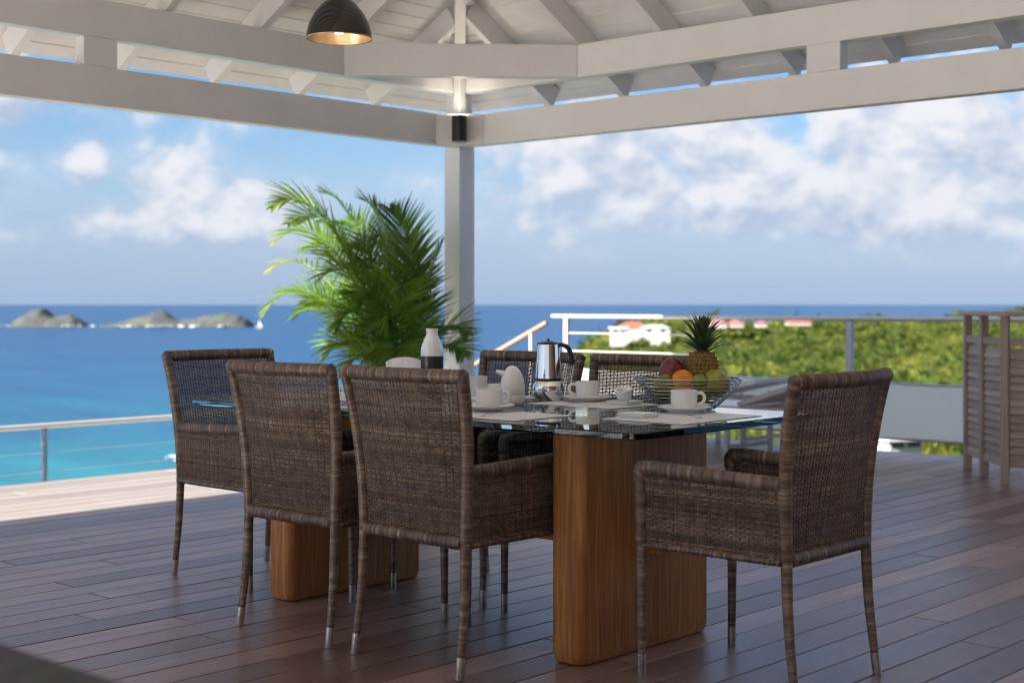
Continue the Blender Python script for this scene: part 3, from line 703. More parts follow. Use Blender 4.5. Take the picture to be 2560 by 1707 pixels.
# ---------------------------------------------------------------- potted palm
PB = at(1010, 1005, 9.4); PB.z = .42
pm = thing('potted_palm', 'potted palm with feathery green fronds blown to one side beside the post', 'palm', (PB.x, PB.y, 0))
mb = MB(); mb.lathe([(.17,0),(.19,.01),(.235,.36),(.245,.40),(.225,.40),(.215,.36),(.001,.36)], 32); mb.build('pot', M['pot'], pm, 40)
mb = MB(); mb.lathe([(.001,.365),(.212,.365),(.2,.35)], 24); mb.build('soil', M['soil'], pm)
def frond(tip, ctl, root=None, L=.26, n=44, droop=.35, tint=(1,1,1), w0=.0074, start=.22, name='frond'):
    r = Vector(root) if root else Vector((random.uniform(-.09, .09), random.uniform(-.09, .09), .38))
    c = Vector(ctl); t = Vector(tip); mb = MB()
    def P_(s): return r*(1-s)**2+c*2*s*(1-s)+t*s*s
    def T_(s): return ((c-r)*2*(1-s)+(t-c)*2*s).normalized()
    pts = [P_(i/20) for i in range(21)]
    mb.tube(pts, [.008*(1-.82*i/20) for i in range(21)], 6, tuple(a*b for a, b in zip((1.3, 1.25, .8), tint)))
    roll = random.choice((-1, 1))*random.uniform(.15, .75)
    for i in range(n):
        s = start+(1-start)*((i+.5)/n)**.92; p = P_(s); tg = T_(s)
        up = Vector((0, 0, 1)); sd_ = tg.cross(up)
        if sd_.length < .15: sd_ = tg.cross(Vector((FW[0], FW[1], 0)))
        sd_.normalize(); nn = sd_.cross(tg).normalized()
        sd_, nn = sd_*math.cos(roll)+nn*math.sin(roll), nn*math.cos(roll)-sd_*math.sin(roll)
        q = (s-start)/(1-start); ll = L*(.55+.75*math.sin(PI*min(1, q*.8+.18)))*(1-.55*max(0, q-.75)/.25)
        for sg in (-1, 1):
            l_ = 1.12*ll*random.uniform(.85, 1.1)
            fwd = .55+.6*q+random.uniform(-.1, .1)
            d = (sd_*sg*(1.0-.3*q)+tg*fwd+nn*random.uniform(.0, .22)).normalized()
            a = p; ps = [a]; dd = d.copy()
            for k in range(4):
                a = a+dd*l_/4; ps.append(a); dd = (dd+Vector((0, 0, -droop*.38*(.25+.22*k)*random.uniform(.7, 1.3)))).normalized()
            wv = tg.cross(d).cross(d); wv = (wv.normalized() if wv.length > .01 else nn)
            wv = (wv+nn*random.uniform(-.5, .5)).normalized()
            ww = [w0*.55, w0*1.05, w0*.95, w0*.62, .0006]
            vs = []
            for k in range(5): vs += [ps[k]-wv*ww[k], ps[k]+wv*ww[k]]
            tt = random.uniform(.75, 1.2); cc = tuple(tt*x for x in tint)
            if random.random() < .05: cc = (cc[0]*1.8, cc[1]*1.35, cc[2])
            mb.add(vs, [(2*k, 2*k+1, 2*k+3, 2*k+2) for k in range(4)], cc)
    return mb.build(name, M['palm'], pm, 180)
def loc_(px, py, D): 
    D += .15+max(0, (1000-px)/350*.55); p = at(px, py, D); return Vector((p.x-PB.x, p.y-PB.y, p.z))
YG = (1.9, 1.5, .7); LG = (1.35, 1.25, .9); DG = (.7, .85, .9); MG = (1, 1, 1)
FR = [ # tip (px,py,D), control, leaflet length, count, droop, tint
 ((655,460,9.2),(880,450,9.2),.06,14,.2,YG),((680,520,9.0),(830,385,9.1),.19,36,.5,MG),((690,605,9.1),(840,455,9.15),.21,38,.5,LG),
 ((668,682,9.3),(800,545,9.3),.15,20,.6,YG),((660,785,9.0),(790,590,9.1),.22,38,.6,LG),((740,790,9.2),(850,640,9.2),.21,36,.5,MG),
 ((842,828,8.9),(900,670,9.0),.22,36,.5,MG),((800,480,9.7),(930,490,9.6),.17,26,.2,DG),((905,500,9.1),(1000,520,9.1),.21,38,.25,MG),
 ((978,525,9.3),(1040,590,9.3),.23,38,.3,DG),((1018,600,9.15),(1060,660,9.2),.20,34,.35,MG),((1106,605,9.2),(1050,730,9.2),.19,30,.25,DG),
 ((1168,835,8.9),(1110,740,9.0),.18,26,.5,DG),((1160,890,8.8),(1120,790,8.9),.18,26,.6,DG),((812,890,8.8),(900,770,8.9),.22,36,.6,LG),
 ((862,935,8.75),(930,800,8.8),.22,34,.6,LG),((950,905,8.6),(960,750,8.8),.22,36,.5,DG),((1020,915,8.55),(1000,770,8.7),.22,36,.5,MG),
 ((800,700,8.8),(900,580,8.9),.21,36,.5,MG),((880,620,9.4),(960,560,9.4),.20,34,.4,DG),((1000,730,8.75),(1000,640,8.9),.20,34,.5,MG),
 ((900,760,8.7),(960,640,8.8),.22,36,.5,DG),((1080,770,9.5),(1060,720,9.5),.20,32,.4,DG),((1075,840,8.8),(1050,750,8.9),.20,32,.5,DG),
 ((900,865,9.1),(940,720,9.1),.21,34,.55,DG),
 ((760,630,9.5),(880,500,9.5),.21,36,.45,LG),((720,560,9.3),(860,430,9.3),.19,34,.45,MG),((850,560,9.6),(950,500,9.6),.20,34,.35,MG),((940,590,9.4),(1000,580,9.4),.21,36,.35,DG),
 ((780,770,9.4),(880,640,9.4),.21,34,.55,MG),((960,820,8.9),(980,700,8.9),.21,34,.5,LG),((1050,700,9.3),(1040,690,9.3),.20,32,.4,MG),((880,690,9.2),(950,600,9.2),.21,34,.5,LG)]
for (tp_, ct, L, n, dr, ti) in FR: frond(loc_(*tp_), loc_(*ct), None, L, n, dr, ti)
mb = MB(); mb.tube([(.02,.03,.38), loc_(1042,760,9.2), loc_(1046,560,9.2)], [.006,.005,.0015], 6, (.8,.9,.8)); mb.build('spear_leaf', M['palm'], pm, 180)
for q in range(7):
    a = random.uniform(0, 2*PI); r = random.uniform(.02, .1)
    mb = MB(); mb.tube([(r*math.cos(a), r*math.sin(a), .36), (r*1.3*math.cos(a), r*1.3*math.sin(a), .75)], [.016, .010], 8, (.9, .9, .6)); mb.build('stem', M['palm'], pm, 180)

# ---------------------------------------------------------------- sofa corner close to the camera
sf = thing('sofa', 'dark grey woven sofa back close by, only its corner showing', 'sofa', (.46, 2.2, 0))
mb = MB(); mb.box(-.42, .43, -.95, 1.1, .08, .42); mb.build('seat', M['sofa'], sf, bevel=.03)
mb = MB(); mb.box(.26, .44, -1.0, 1.15, .1, .7); mb.build('backrest', M['sofa'], sf, bevel=.03)
for y in (-.9, 1.05):
    mb = MB(); mb.box(-.42, -.36, y-.03, y+.03, 0, .079); mb.box(.36, .42, y-.03, y+.03, 0, .079); mb.build('leg', M['black'], sf)

# ---------------------------------------------------------------- dining table
GT = .75
tb = thing('dining_table', 'glass topped dining table on two thick wooden slab legs', 'table', (3.72, 3.59, 0))
def rrect(hx, hy, r, n=8):
    out = []
    for cx_, cy_, a0 in ((hx-r, hy-r, 0), (-hx+r, hy-r, PI/2), (-hx+r, -hy+r, PI), (hx-r, -hy+r, 1.5*PI)):
        for k in range(n+1): a = a0+PI/2*k/n; out.append((cx_+r*math.cos(a), cy_+r*math.sin(a)))
    return out
def slab(poly, levels, cx=0, cy=0):          # levels: (z, inset)
    mb = MB(); n = len(poly); vs = []
    for z, ins in levels:
        for x, y in poly:
            l = math.hypot(x, y); sx = x-ins*(1 if x > 0 else -1); sy = y-ins*(1 if y > 0 else -1); vs.append((cx+sx, cy+sy, z))
    fs = []
    for j in range(len(levels)-1):
        for i in range(n): fs.append((j*n+i, j*n+(i+1) % n, (j+1)*n+(i+1) % n, (j+1)*n+i))
    fs.append(tuple(range(n-1, -1, -1))); fs.append(tuple((len(levels)-1)*n+i for i in range(n))); mb.add(vs, fs); return mb
slab(rrect(.5125, 1.095, .05), [(GT-.022, .003), (GT-.019, 0), (GT-.004, 0), (GT, .004)], .0375, -.005).build('glass_top', M['glass'], tb, 30)
for v0, v1 in ((2.79, 2.925), (4.21, 4.345)):
    slab(rrect(.345, (v1-v0)/2, .032, 10), [(.0, .014), (.006, .006), (.03, 0), (GT-.0245, 0), (GT-.0225, .003)], 0, (v0+v1)/2-3.59).build('slab_leg', M['legwood'], tb, 35)
mb = MB(); mb.box(-.05, .05, 2.715-3.59, 4.42-3.59, .315, .385); mb.build('stretcher', M['legwood'], tb, bevel=.006)

# ---------------------------------------------------------------- wicker armchairs
WPAL = [(.060,.040,.028), (.085,.058,.040), (.125,.090,.060), (.17,.125,.085), (.075,.055,.048), (.10,.075,.062), (.21,.160,.105)]
WPAL = [tuple(q*m for q, m in zip(p, (1.50, 1.40, 1.44))) for p in WPAL]
def wc(x, bias=0.0):
    a = mnoise.noise(Vector((x*1.0, 3.3, bias*7))); b = random.random()
    k = (a*.9+.5)+random.uniform(-.28, .28); k = max(0, min(.999, k)); i = k*(len(WPAL)-1); j = int(i); f = i-j
    return tuple(p+(q-p)*f for p, q in zip(WPAL[j], WPAL[min(j+1, len(WPAL)-1)]))
def wrapped(mb, pts, r, step=.0055, n=10, amp=.05, flat=1.0, seed=0):
    pts = [Vector(p) for p in pts]; ds = [0]
    for a, b in zip(pts, pts[1:]): ds.append(ds[-1]+(b-a).length)
    L = ds[-1]; m = max(2, int(L/step)); out = []; rs = []; cs = []
    for i in range(m+1):
        d = L*i/m; k = 0
        while k < len(ds)-2 and ds[k+1] < d: k += 1
        f = (d-ds[k])/max(1e-6, ds[k+1]-ds[k]); f2 = f
        out.append(pts[k].lerp(pts[k+1], f2)); rr2 = r if not isinstance(r, (list, tuple)) else r[k]+(r[k+1]-r[k])*f
        rs.append(rr2*(1+(amp if i % 2 else -amp))); gq = (1.12 if i % 2 else 1-5*amp); cs.append(tuple(x*gq for x in wc(d*75+seed*9.1, seed)))  # groove rings darkened, crease shade put into the wrap colour
    mb.tube(out, rs, n, cs, True, flat=flat)
def smoothpts(pts, n=6):
    pts = [Vector(p) for p in pts]; out = []
    for i in range(len(pts)-1):
        p0 = pts[max(0, i-1)]; p1 = pts[i]; p2 = pts[i+1]; p3 = pts[min(len(pts)-1, i+2)]
        for k in range(n):
            t = k/n; out.append(.5*((2*p1)+(-p0+p2)*t+(2*p0-5*p1+4*p2-p3)*t*t+(-p0+3*p1-3*p2+p3)*t**3))
    out.append(pts[-1]); return out
def weave(mb, fn, nrm, zs, xs, r=.0021, amp=.0026, seed=0):
    """fn(s, z) -> point; horizontal strands at zs over and under upright strands at xs (0..1)"""
    pts_s = []
    for a, b in zip(xs, xs[1:]): pts_s += [a, (a+b)/2]
    pts_s.append(xs[-1])
    for i, z in enumerate(zs):
        ph = 1 if i % 3 == 0 else 0; pl_ = []; cs = []
        b = mnoise.noise(Vector((z*16, seed*3.7, .5)))
        for k, s in enumerate(pts_s):
            off = (amp if ((k//2)+ph) % 2 == 0 else -amp) if k % 2 == 0 else 0
            pl_.append(fn(s, z)+nrm(s, z)*off)
        c0 = wc(z*30+seed, seed+.3)
        for k, s in enumerate(pts_s):
            q = .75+.5*(mnoise.noise(Vector((s*9, z*60, seed)))+.5); ud = .62 if (k % 2 == 0 and ((k//2)+ph) % 2) else 1.08; cs.append(tuple(x*q*ud for x in c0))  # strand colour darkened where it dips under, shade put into the tint
        mb.tube(pl_, r, 4, cs, False, flat=1.15)
    for s in xs:
        zz = list(np.linspace(zs[0], zs[-1], 14)); c0 = wc(s*40, seed)
        mb.tube([fn(s, z) for z in zz], .0024, 4, tuple(x*.8 for x in c0), False)
BW0, BW1 = .228, .268
def bhalf(z): return BW0+(BW1-BW0)*max(0, min(1, (z-.40)/.53))**1.3
YP = [(.0,-.272),(.2,-.252),(.30,-.243),(.40,-.240),(.52,-.240),(.64,-.246),(.75,-.259),(.85,-.277),(.92,-.294)]
def yprof(z): return lerp_prof(YP, z)
def bpt(s, z):
    t = s*2-1; hw = bhalf(z)-.012
    bow = .042*(1-t*t)*max(0, min(1, (z-.42)/.3))
    return Vector((t*hw, yprof(z)-bow, z))
def make_chair():
    t = thing('wicker_armchair', 'x', 'chair', (0, 0, 0), 0, 'wicker armchairs round the glass table')
    # backrest uprights and back legs are one bent pole each
    for s in (-1, 1):
        mb = MB(); wrapped(mb, smoothpts([(s*bhalf(z), yprof(z), z) for z in (.40, .52, .64, .75, .85, .915)]), [.0190]*31, seed=1+s); mb.build('back_post', M['wicker'], t, 180)
        for nm, pts in (('back_leg', smoothpts([(s*.236, -.268, .062), (s*.232, -.25, .22), (s*.229, -.241, .40)], 5)), ('front_leg', [(s*.246, .25, .062), (s*.246, .248, .42)])):
            mb = MB(); q = len(pts); wrapped(mb, pts, [.0125+.0045*i/(q-1) for i in range(q)], amp=.018, seed=3+s+len(nm)); lg = mb.build('leg', M['wicker'], t, 180)
            a = Vector(pts[0]); d = (Vector(pts[0])-Vector(pts[1])).normalized(); e = a+d*(a.z/max(.2, -d.z))
            mb = MB(); mb.tube([a-d*.004, a+(e-a)*.95, e], [.0142, .0134, .0128], 14); mb.build('foot_cap', M['capmetal'], lg, 40)
        mb = MB(); wrapped(mb, [(s*.246, .249, .40), (s*.246, .252, .60)], .0195, seed=8+s); mb.build('arm_post', M['wicker'], t, 180)
        mb = MB(); wrapped(mb, smoothpts([(s*.246, .252, .585), (s*.247, .256, .612), (s*.248, .236, .628), (s*.249, .10, .625), (s*.247, -.1, .617), (s*.240, -.235, .613)], 5), .0222, .009, 12, .07, .78, seed=11+s); mb.build('arm_rest', M['wicker'], t, 180)
        mb = MB()
        fn = lambda u, z, s=s: Vector((s*.247, -.232+u*.468, z)); nr = lambda u, z, s=s: Vector((s, 0, 0))
        weave(mb, fn, nr, list(np.arange(.395, .605, .0052)), list(np.linspace(0, 1, 33)), .0024, .0026, seed=20+s); o = mb.build('arm_panel', M['wicker'], t, 180); o['kind'] = 'stuff'
        mb = MB(); wrapped(mb, [(s*.247, -.235, .396), (s*.247, .245, .396)], .010, .008, 8, .1, seed=24+s); mb.build('arm_panel_edge', M['wicker'], t, 180)
    # back panel: fine open weave
    mb = MB(); zs = list(np.arange(.415, .885, .0055)); xs = list(np.linspace(0, 1, 35))
    weave(mb, bpt, lambda s, z: Vector((0, -1, .1)), zs, xs, .0021, .0024, seed=31); o = mb.build('back_panel', M['wicker'], t, 180); o['kind'] = 'stuff'
    mb = MB(); zz = [(s_, .905) for s_ in np.linspace(0, 1, 15)]
    pts = [bpt(s_, .905)+Vector((0, .002, .0)) for s_ in np.linspace(0, 1, 15)]; pts[0].x -= .012; pts[-1].x += .012
    wrapped(mb, pts, .0225, .0075, 12, .075, .95, seed=41); mb.build('top_rail', M['wicker'], t, 180)
    mb = MB(); wrapped(mb, [bpt(s_, .402)+Vector((0, -.004, 0)) for s_ in np.linspace(0, 1, 9)], .021, .010, 10, .09, seed=44); mb.build('back_bottom_rail', M['wicker'], t, 180)
    # seat: woven deck with rolled front
    mb = MB()
    fn = lambda u, y: Vector(((u*2-1)*.238, y, .452-.012*math.sin(PI*u)*math.sin(PI*(y+.23)/.49))); nr = lambda u, y: Vector((0, 0, 1))
    weave(mb, fn, nr, list(np.arange(-.228, .245, .006)), list(np.linspace(0, 1, 31)), .0029, .0026, seed=51); o = mb.build('seat', M['wicker'], t, 180); o['kind'] = 'stuff'
    mb = MB(); wrapped(mb, [(-.235, .25, .432), (.235, .25, .432)], .026, .010, 10, .08, seed=55); mb.build('front_rail', M['wicker'], t, 180)
    mb = MB(); mb.box(-.236, .236, -.232, .246, .425, .438, (.05, .038, .03)); mb.build('seat_liner', M['wicker'], t)
    mb = MB(); fn = lambda u, z: Vector(((u*2-1)*.236, .258, z)); nr = lambda u, z: Vector((0, 1, 0))
    weave(mb, fn, nr, list(np.arange(.385, .425, .0055)), list(np.linspace(0, 1, 31)), .0026, .0024, seed=58); o = mb.build('front_apron', M['wicker'], t, 180); o['kind'] = 'stuff'
    return t
proto = make_chair()
CH = [((3.685, 2.36), 0.0, 'brown wicker armchair at the end of the table between fruit bowl and teak bar'),
      ((3.64, 4.725), PI, 'brown wicker armchair at the far end of the table in front of the sea'),
      ((3.295, 3.805), -PI/2, 'brown wicker armchair seen from behind, next to the far slab leg'),
      ((3.300, 3.207), -PI/2, 'brown wicker armchair seen from behind, its back hiding part of a cup'),
      ((4.06, 3.867), PI/2, 'brown wicker armchair across the table behind the moka pot'),
      ((4.06, 3.27), PI/2, 'brown wicker armchair across the table behind the fruit bowl')]
for i, ((u, v), rz, lab) in enumerate(CH):
    o = proto if i == 0 else copy_tree(proto)
    o.location = (u, v, 0); o.rotation_euler = (0, 0, rz+random.uniform(-.012, .012)); o['label'] = lab

# ---------------------------------------------------------------- on the table
def tpos(px, py, dz=0.0):
    D = 3556*(EYE-GT)/(py-760); p = at(px, py, D); return Vector((p.x, p.y, GT+dz))
MT = .0025
def placemat(c, rz, label, hx=.15, hy=.215):
    mb = MB(); mb.box(-hx, hx, -hy, hy, .0004, MT); o = mb.build('placemat', M['mat'], None, bevel=.0008, loc=(c[0], c[1], GT)); o.rotation_euler = (0, 0, rz); tag(o, label, 'placemat', 'placemats on the glass table')
placemat((3.80, 2.715), PI/2+.02, 'white placemat under the front coffee cup at the end seat', .16, .225)
placemat((3.465, 3.24), .01, 'white placemat at the seat whose chair back hides the cup')
placemat((3.465, 3.85), -.01, 'white placemat at the seat near the far slab leg')
placemat((4.085, 3.32), .0, 'white placemat under the cup behind the moka pot spoon', .15, .2)
placemat((4.085, 3.90), .0, 'white placemat at the seat behind the egg shaped dispenser', .15, .2)
placemat((3.70, 4.50), PI/2, 'white placemat at the seat in front of the sea')
def saucer(p, label, r=.091):
    mb = MB(); mb.lathe([(.001,.004),(.045,.003),(.046,.0),(.05,.0),(.05,.004),(r*.82,.012),(r,.021),(r-.001,.0235),(r*.8,.0155),(.045,.008),(.03,.0075),(.001,.0075)], 40)
    o = mb.build('saucer', M['porcelain'], None, 50, loc=p); tag(o, label, 'saucer', 'white saucers')
def cup(p, label, hand, r=.0455, h=.068):
    t = thing('coffee_cup', label, 'cup', p, hand, 'white coffee cups')
    mb = MB(); mb.lathe([(.001,.004),(r*.62,.003),(r*.64,0),(r*.72,0),(r*.86,.006),(r*.97,.02),(r,.04),(r,h),(r-.002,h+.0012),(r-.004,h),(r-.004,.04),(r*.9,.018),(r*.7,.009),(.001,.008)], 40); mb.build('bowl', M['porcelain'], t, 50)
    mb = MB(); mb.tube(smoothpts([(r-.002,0,h-.012),(r+.014,0,h-.010),(r+.024,0,h-.024),(r+.018,0,h-.042),(r-.001,0,h-.050)], 5), .0046, 8, flat=1.3); mb.build('handle', M['porcelain'], t, 180)
    mb = MB(); mb.lathe([(.001, h-.02), (r-.0045, h-.02)], 24); mb.f = [f for f in mb.f if len(f) == 4]; mb.build('coffee', M['coffee'], t)
for (px, py, hand, lab, z) in ((1710, 1033, TH-PI/2, 'in front of the fruit bowl', MT), (1500, 1003, TH+PI/2, 'beside the tilted sugar bowl', MT), (1222, 1029, TH-PI/2, 'next to the wicker chair back', MT), (893, 1012, TH+PI/2, 'between the two chair backs', MT)):
    p = tpos(px, py, z); 
    if p.x > 4.15: p.x = 4.15
    saucer(p, 'white porcelain saucer under the cup '+lab); cup(p+Vector((0, 0, .0082)), 'white porcelain coffee cup '+lab, hand)
def square_dish(p, rz, label, h=.052, hgt=.014):
    poly = rrect(h, h, .006, 3)
    mb = slab(poly, [(0, .008), (.002, .006), (hgt, 0), (hgt, .004), (.005, .010)]); o = mb.build('square_dish', M['porcelain'], None, 40, loc=p); o.rotation_euler = (0, 0, rz); tag(o, label, 'dish', 'square white dishes')
square_dish(tpos(1597, 1044, MT), .05, 'low square white dish in front of the front cup')
q = tpos(1562, 1012, MT); square_dish(q, .0, 'square white dish under the tilted sugar bowl')
def small_bowl(p, rot, label, r=.032, h=.045):
    mb = MB(); mb.lathe([(.001,0),(r*.55,0),(r*.8,.008),(r*.97,.028),(r,h),(r-.003,h+.001),(r-.006,h-.001),(r*.75,.014),(.001,.008)], 32); o = mb.build('sugar_bowl', M['porcelain'], None, 60, loc=p); o.rotation_euler = rot; tag(o, label, 'bowl')
small_bowl(q+Vector((0, 0, .013)), (.28*RT[1]+.30, -.30, 0), 'small white sugar bowl leaning on its square dish')
p = tpos(1238, 968, MT); p.x = 4.13; p.y = 3.86; small_bowl(p, (0, 0, 0), 'small white bowl beside the tall square cup', .034, .05)
p = Vector((4.12, 3.955, GT+MT)); mb = slab(rrect(.034, .034, .008, 4), [(0, .004), (.003, .002), (.08, 0), (.08, .004), (.01, .006)]); tag(mb.build('square_cup', M['porcelain'], None, 40, loc=p), 'tall square white cup behind the egg shaped dispenser', 'cup')
# egg shaped milk dispenser
p = tpos(1281, 1012)
eg = thing('egg_dispenser', 'white egg shaped milk dispenser with a short spout', 'pitcher', p)
mb = MB(); mb.lathe([(.001,0),(.036,0),(.0415,.006),(.0455,.02),(.047,.0385),(.0466,.040)], 40); mb.build('base', M['porcelain'], eg, 50)
mb = MB(); mb.lathe([(.0462,.0415),(.0468,.0425),(.0462,.065),(.0425,.09),(.036,.112),(.027,.129),(.016,.140),(.006,.1445),(.0005,.145)], 40); mb.build('dome', M['porcelain'], eg, 50)
mb = MB(); d = Vector((-RT[0], -RT[1], 0)); mb.tube(smoothpts([d*.030+Vector((0,0,.112)), d*.046+Vector((0,0,.119)), d*.056+Vector((0,0,.121)), d*.061+Vector((0,0,.122))], 4), [.012]*4+[.009]*4+[.0075]*4+[.0075], 14); mb.build('spout', M['porcelain'], eg, 60)
# moka pot
p = tpos(1371, 1002)
mk = thing('moka_pot', 'polished steel moka coffee pot with a curved black handle', 'coffee pot', p)
mb = MB(); mb.lathe([(.001,0),(.044,0),(.046,.003),(.047,.008),(.0555,.018),(.0615,.034),(.0625,.050),(.058,.066),(.051,.076),(.048,.079)], 48); mb.build('boiler', M['chrome'], mk, 35)
mb = MB(); mb.lathe([(.049,.0795),(.0505,.080),(.0505,.084),(.049,.0845)], 48); mb.build('collar', M['black'], mk, 35)
mb = MB(); mb.lathe([(.048,.085),(.0515,.087),(.0505,.10),(.0425,.2),(.0415,.216)], 48); mb.build('jug', M['chrome'], mk, 35)
mb = MB(); mb.lathe([(.0425,.217),(.044,.219),(.043,.223),(.02,.229),(.001,.231)], 40); ld = mb.build('lid', M['blackgloss'], mk, 50)
mb = MB(); mb.lathe([(.004,.230),(.005,.234),(.004,.238),(.001,.239)], 12); mb.build('knob', M['black'], ld, 50)
rd = Vector((RT[0], RT[1], 0)).normalized()
mb = MB(); mb.tube(smoothpts([rd*.040+Vector((0,0,.214)), rd*.058+Vector((0,0,.213)), rd*.077+Vector((0,0,.199)), rd*.087+Vector((0,0,.17)), rd*.090+Vector((0,0,.138))], 6), [.006]*8+[.0068]*17, 10, flat=1.4); mb.build('handle', M['black'], mk, 60)
mb = MB(); mb.tube([-rd*.036+Vector((0,0,.198)), -rd*.050+Vector((0,0,.214)), -rd*.058+Vector((0,0,.221))], [.010,.008,.004], 10, flat=.6); mb.build('spout', M['chrome'], mk, 60)
# two tone carafe
p = at(1080, 0, 5.62); bo = thing('carafe', 'white ceramic carafe with dark lower half', 'carafe', (p.x, p.y, GT))
mb = MB(); mb.lathe([(.001,0),(.040,0),(.0445,.004),(.0445,.165)], 40); mb.build('lower_body', M['slate'], bo, 50)
mb = MB(); mb.lathe([(.0446,.1655),(.0445,.185),(.041,.205),(.033,.228),(.025,.243),(.0215,.252),(.0225,.264),(.0248,.270),(.0245,.2735),(.0205,.2735),(.0195,.262),(.0185,.25)], 40); mb.f = [f for f in mb.f if len(f) == 4]; mb.build('upper_body', M['porcelain'], bo, 50)
# folded napkin standing behind the chair back
p = at(1012, 0, 5.75); nk = MB(); N = 14
for i in range(N):
    a = -1.15+2.3*i/(N-1); z = .155-.016*a*a
    nk.v += [(.045*math.sin(a)*.8+.006*(i % 2), .085*math.sin(a), z), (.035*math.sin(a)+.012*(i % 2), .07*math.sin(a), .001)]
for i in range(N-1): nk.f.append((2*i, 2*i+1, 2*i+3, 2*i+2))
o = nk.build('napkin', M['cloth'], None, 180, loc=(p.x, p.y, GT+.001)); sm = o.modifiers.new('thick', 'SOLIDIFY'); sm.thickness = .004; o.rotation_euler = (0, 0, TH-PI/2+PI/2); tag(o, 'white folded napkin standing behind a chair back', 'napkin')
# cutlery
def spoon(p, rz, label, fork=False):
    t = thing('fork' if fork else 'teaspoon', label, 'cutlery', p, rz, 'cutlery on the placemats')
    mb = MB(); mb.tube([(0,0,.002),(.05,0,.003),(.105,0,.006),(.12,0,.004)], [.0032,.0022,.0018,.0022], 8, flat=.6); mb.build('handle', M['chrome'], t, 60)
    mb = MB(); n = 10
    if fork:
        for k in (-1.5,-.5,.5,1.5): mb.tube([(.118,k*.002,.004),(.13,k*.0045,.0035),(.16,k*.0045,.006)], .0014, 6)
    else:
        vs = [(.14,0,.0012)]
        for k in range(n): a = 2*PI*k/n; vs.append((.14+.021*math.cos(a), .013*math.sin(a), .0055))
        mb.add(vs, [(0, 1+k, 1+(k+1) % n) for k in range(n)])
    o = mb.build('prongs' if fork else 'bowl', M['chrome'], t, 180)
    if not fork: o.modifiers.new('thick', 'SOLIDIFY').thickness = .001
for (px, py, rz, lab, fk) in ((1425, 1006, -.5, 'steel teaspoon lying beside the moka pot', False), (1452, 1011, -.62, 'steel fork lying beside the cup saucer behind the moka pot', True), (1205, 1044, .55, 'steel fork beside the saucer next to the wicker chair back', True), (1756, 1048, .9, 'steel teaspoon tucked by the saucer in front of the fruit bowl', False), (850, 1024, .5, 'steel fork between the two chair backs', True)):
    p = tpos(px, py, MT); p.x = min(p.x, 4.08); spoon(p, rz, lab, fk)

# fruit bowl of bent wires
BC = tpos(1732, 1006); BC.x = 4.125; BC.y = 2.925
fb = thing('wire_fruit_bowl', 'flared chrome wire fruit bowl on the glass table', 'fruit bowl', (BC.x, BC.y, GT), TH-PI/2)
def ring(hx, hy, z, r, name, pw=2.6, n=56):
    pts = []
    for k in range(n+1):
        a = 2*PI*k/n; c_, s_ = math.cos(a), math.sin(a)
        pts.append((hx*math.copysign(abs(c_)**(2/pw), c_), hy*math.copysign(abs(s_)**(2/pw), s_), z))
    mb = MB(); mb.tube(pts, r, 8, caps=False); mb.build(name, M['wire'], fb, 180)
LV = 9
for i in range(LV):
    f = i/(LV-1); hx = .085+.100*f**.85; hy = .066+.052*f**.85; ring(hx, hy, .005+.102*f, .0031 if i in (0, LV-1) else .0023, 'wire')
for sx in (-1, 1):
    for k in (-1, 0, 1):
        mb = MB(); mb.tube([(sx*(.087+.100*f**.85)*(1-.07*abs(k)), k*(.066+.052*f**.85)*.82, .005+.102*f) for f in [j/10 for j in range(11)]], .003, 8); mb.build('rib', M['wire'], fb, 60)
for sy in (-1, 1):
    mb = MB(); mb.tube([(0, sy*(.068+.052*f**.85), .005+.102*f) for f in [j/10 for j in range(11)]], .003, 8); mb.build('rib', M['wire'], fb, 60)
for k in range(-3, 4):
    mb = MB(); mb.tube([(k*.022, -.064, .005), (k*.022, .064, .005)], .0023, 8); mb.build('base_wire', M['wire'], fb, 60)
Rz = Matrix.Rotation(TH-PI/2, 4, 'Z')
def bp(x, y, z): v_ = Rz @ Vector((x, y, z)); return Vector((BC.x+v_.x, BC.y+v_.y, GT+z))
def blob(name, mat, p, r, rot, label, cat, shape, n=28, stem=None):
    t = thing(name, label, cat, p); t.rotation_euler = rot
    mb = MB(); pr = []
    for i in range(17):
        a = PI*i/16; z = -math.cos(a); pr.append((max(.0008, shape(z)*r), z*r)) if False else pr.append((max(.0008, math.sin(a)*shape(z)*r), z*r*1.0))
    mb.lathe(pr, n); mb.build('flesh', M[mat], t, 180)
    if stem:
        mb = MB(); mb.tube([(0, 0, r*.96), (.002, .001, r+stem*.5), (.006, .002, r+stem)], [.0026, .002, .0028], 8); mb.build('stem', M['banana'], t, 60)
    return t
blob('mango', 'mango', bp(-.058, .015, .130), .052, (.25, .35, .3), 'dark red mango resting on the fruit in the wire bowl', 'mango', lambda z: .84+.06*z)
blob('orange', 'orange', bp(-.022, -.035, .096), .045, (.2, .3, .1), 'bright orange in front of the pineapple in the wire bowl', 'orange', lambda z: 1)
blob('lime', 'lime', bp(.033, -.052, .102), .029, (.3, 1.2, .4), 'green lime between the orange and the pear', 'lime', lambda z: .9)
blob('pear', 'pear', bp(.098, -.02, .096), .058, (.1, 1.15, .25), 'yellow green pear with its stem pointing out of the bowl', 'pear', lambda z: .86-.34*max(0, z)-.02*z, stem=.026)
blob('mango', 'greenmango', bp(-.088, -.03, .077), .049, (.3, .2, 0), 'green and yellow mango at the flared end of the wire bowl', 'mango', lambda z: .8)
blob('mango', 'greenmango', bp(.045, -.035, .055), .043, (.1, 1.4, .2), 'green mango low in the wire bowl behind the front cup', 'mango', lambda z: .78)
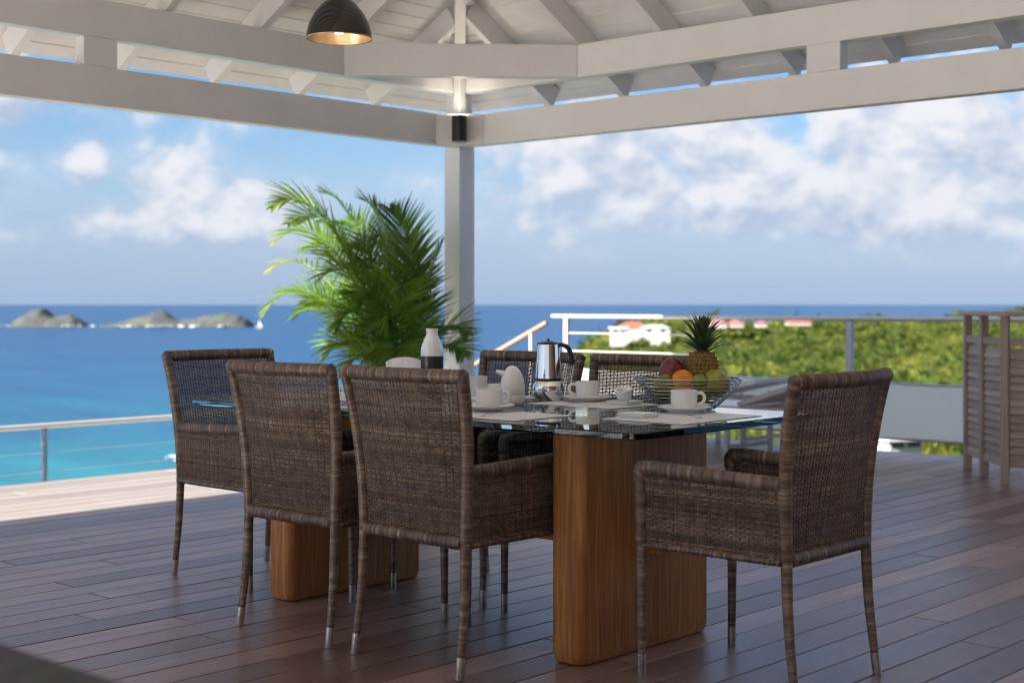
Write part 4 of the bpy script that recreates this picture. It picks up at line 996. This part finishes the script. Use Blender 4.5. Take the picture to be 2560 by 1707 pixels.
blob('pear', 'pear', bp(-.03, .035, .052), .045, (1.2, .2, 0), 'pear at the bottom of the wire bowl under the red mango', 'pear', lambda z: .86-.3*max(0, z))
blob('orange', 'orange', bp(.0, .0, .046), .039, (0, 0, 0), 'second orange low in the wire bowl under the others', 'orange', lambda z: 1)
# pineapple
pp = bp(.052, .030, .062)
pa = thing('pineapple', 'whole pineapple with spiky green crown standing in the fruit bowl', 'pineapple', pp); pa.rotation_euler = (-.03, .05, 0); pa.scale = (1.12, 1.12, 1.14)
mb = MB(); mb.lathe([(.02,0),(.040,.01),(.049,.035),(.0515,.06),(.049,.088),(.041,.11),(.026,.122),(.005,.126)], 28); mb.build('core', M['pine'], pa, 180)
def prad(z): return lerp_prof([(0,.03),(.012,.041),(.035,.0495),(.06,.0520),(.088,.0493),(.11,.0410),(.124,.024)], z)
eye = MB(); eye.add([(0,-.0072,0),(.0063,-.003,-.0),(.0063,.003,0),(0,.0072,0),(-.0063,.003,0),(-.0063,-.003,0),(0,-.0035,.0032),(.003,0,.0038),(0,.0035,.0032),(-.003,0,.0038),(0,.002,.0075)],
    [(0,1,7,6),(1,2,7),(2,3,8,7),(3,4,9,8),(4,5,9),(5,0,6,9),(6,7,10),(7,8,10),(8,9,10),(9,6,10)])
eme = eye.mesh('eye', M['pine'])
row = 0; z = .012
while z < .119:
    r = prad(z); n = max(6, int(2*PI*r/.0128))
    for k in range(n):
        a = 2*PI*(k+.5*(row % 2))/n; sl_ = (prad(z+.004)-prad(z-.004))/.008
        nr_ = Vector((math.cos(a), math.sin(a), -sl_)).normalized()
        o = bpy.data.objects.new('eye', eme); col.objects.link(o); o.parent = pa; o.location = (r*math.cos(a)*.985, r*math.sin(a)*.985, z)
        o.rotation_euler = nr_.to_track_quat('Z', 'Y').to_euler()
    z += .0112; row += 1
for i in range(64):
    f = i/63; a = i*2.39996; z0 = .118+.055*f; tilt = 1.05*(1-f)**1.1+.06+random.uniform(-.08, .08); L = .055+.05*math.sin(PI*min(1, .25+f*.7))+random.uniform(-.006, .006)
    d = Vector((math.cos(a)*math.sin(tilt), math.sin(a)*math.sin(tilt), math.cos(tilt))); sd_ = Vector((-math.sin(a), math.cos(a), 0)); b = Vector((math.cos(a)*.012*(1-f), math.sin(a)*.012*(1-f), z0))
    vs = []; p = b; dd = d.copy(); ww = [.0075, .0095, .0075, .0045, .0003]
    for k in range(5):
        nrm_ = sd_.cross(dd); vs += [p-sd_*ww[k]+nrm_*.002*0, p-nrm_*.0028*(1-k/5), p+sd_*ww[k]]
        dd = (dd+Vector((math.cos(a), math.sin(a), -.35))*(.10+.12*(1-f))*(.4+k*.35)).normalized(); p = p+dd*L/4
    g_ = random.uniform(.8, 1.2); tip = (1.5, .9, .6) if random.random() < .25 else (1, 1, 1)
    mb = MB(); mb.add(vs, [(3*k, 3*k+1, 3*k+4, 3*k+3) for k in range(4)]+[(3*k+1, 3*k+2, 3*k+5, 3*k+4) for k in range(4)], [(g_, g_, g_)]*9+[tuple(g_*q for q in tip)]*6)
    mb.build('crown_leaf', M['crown'], pa, 180)
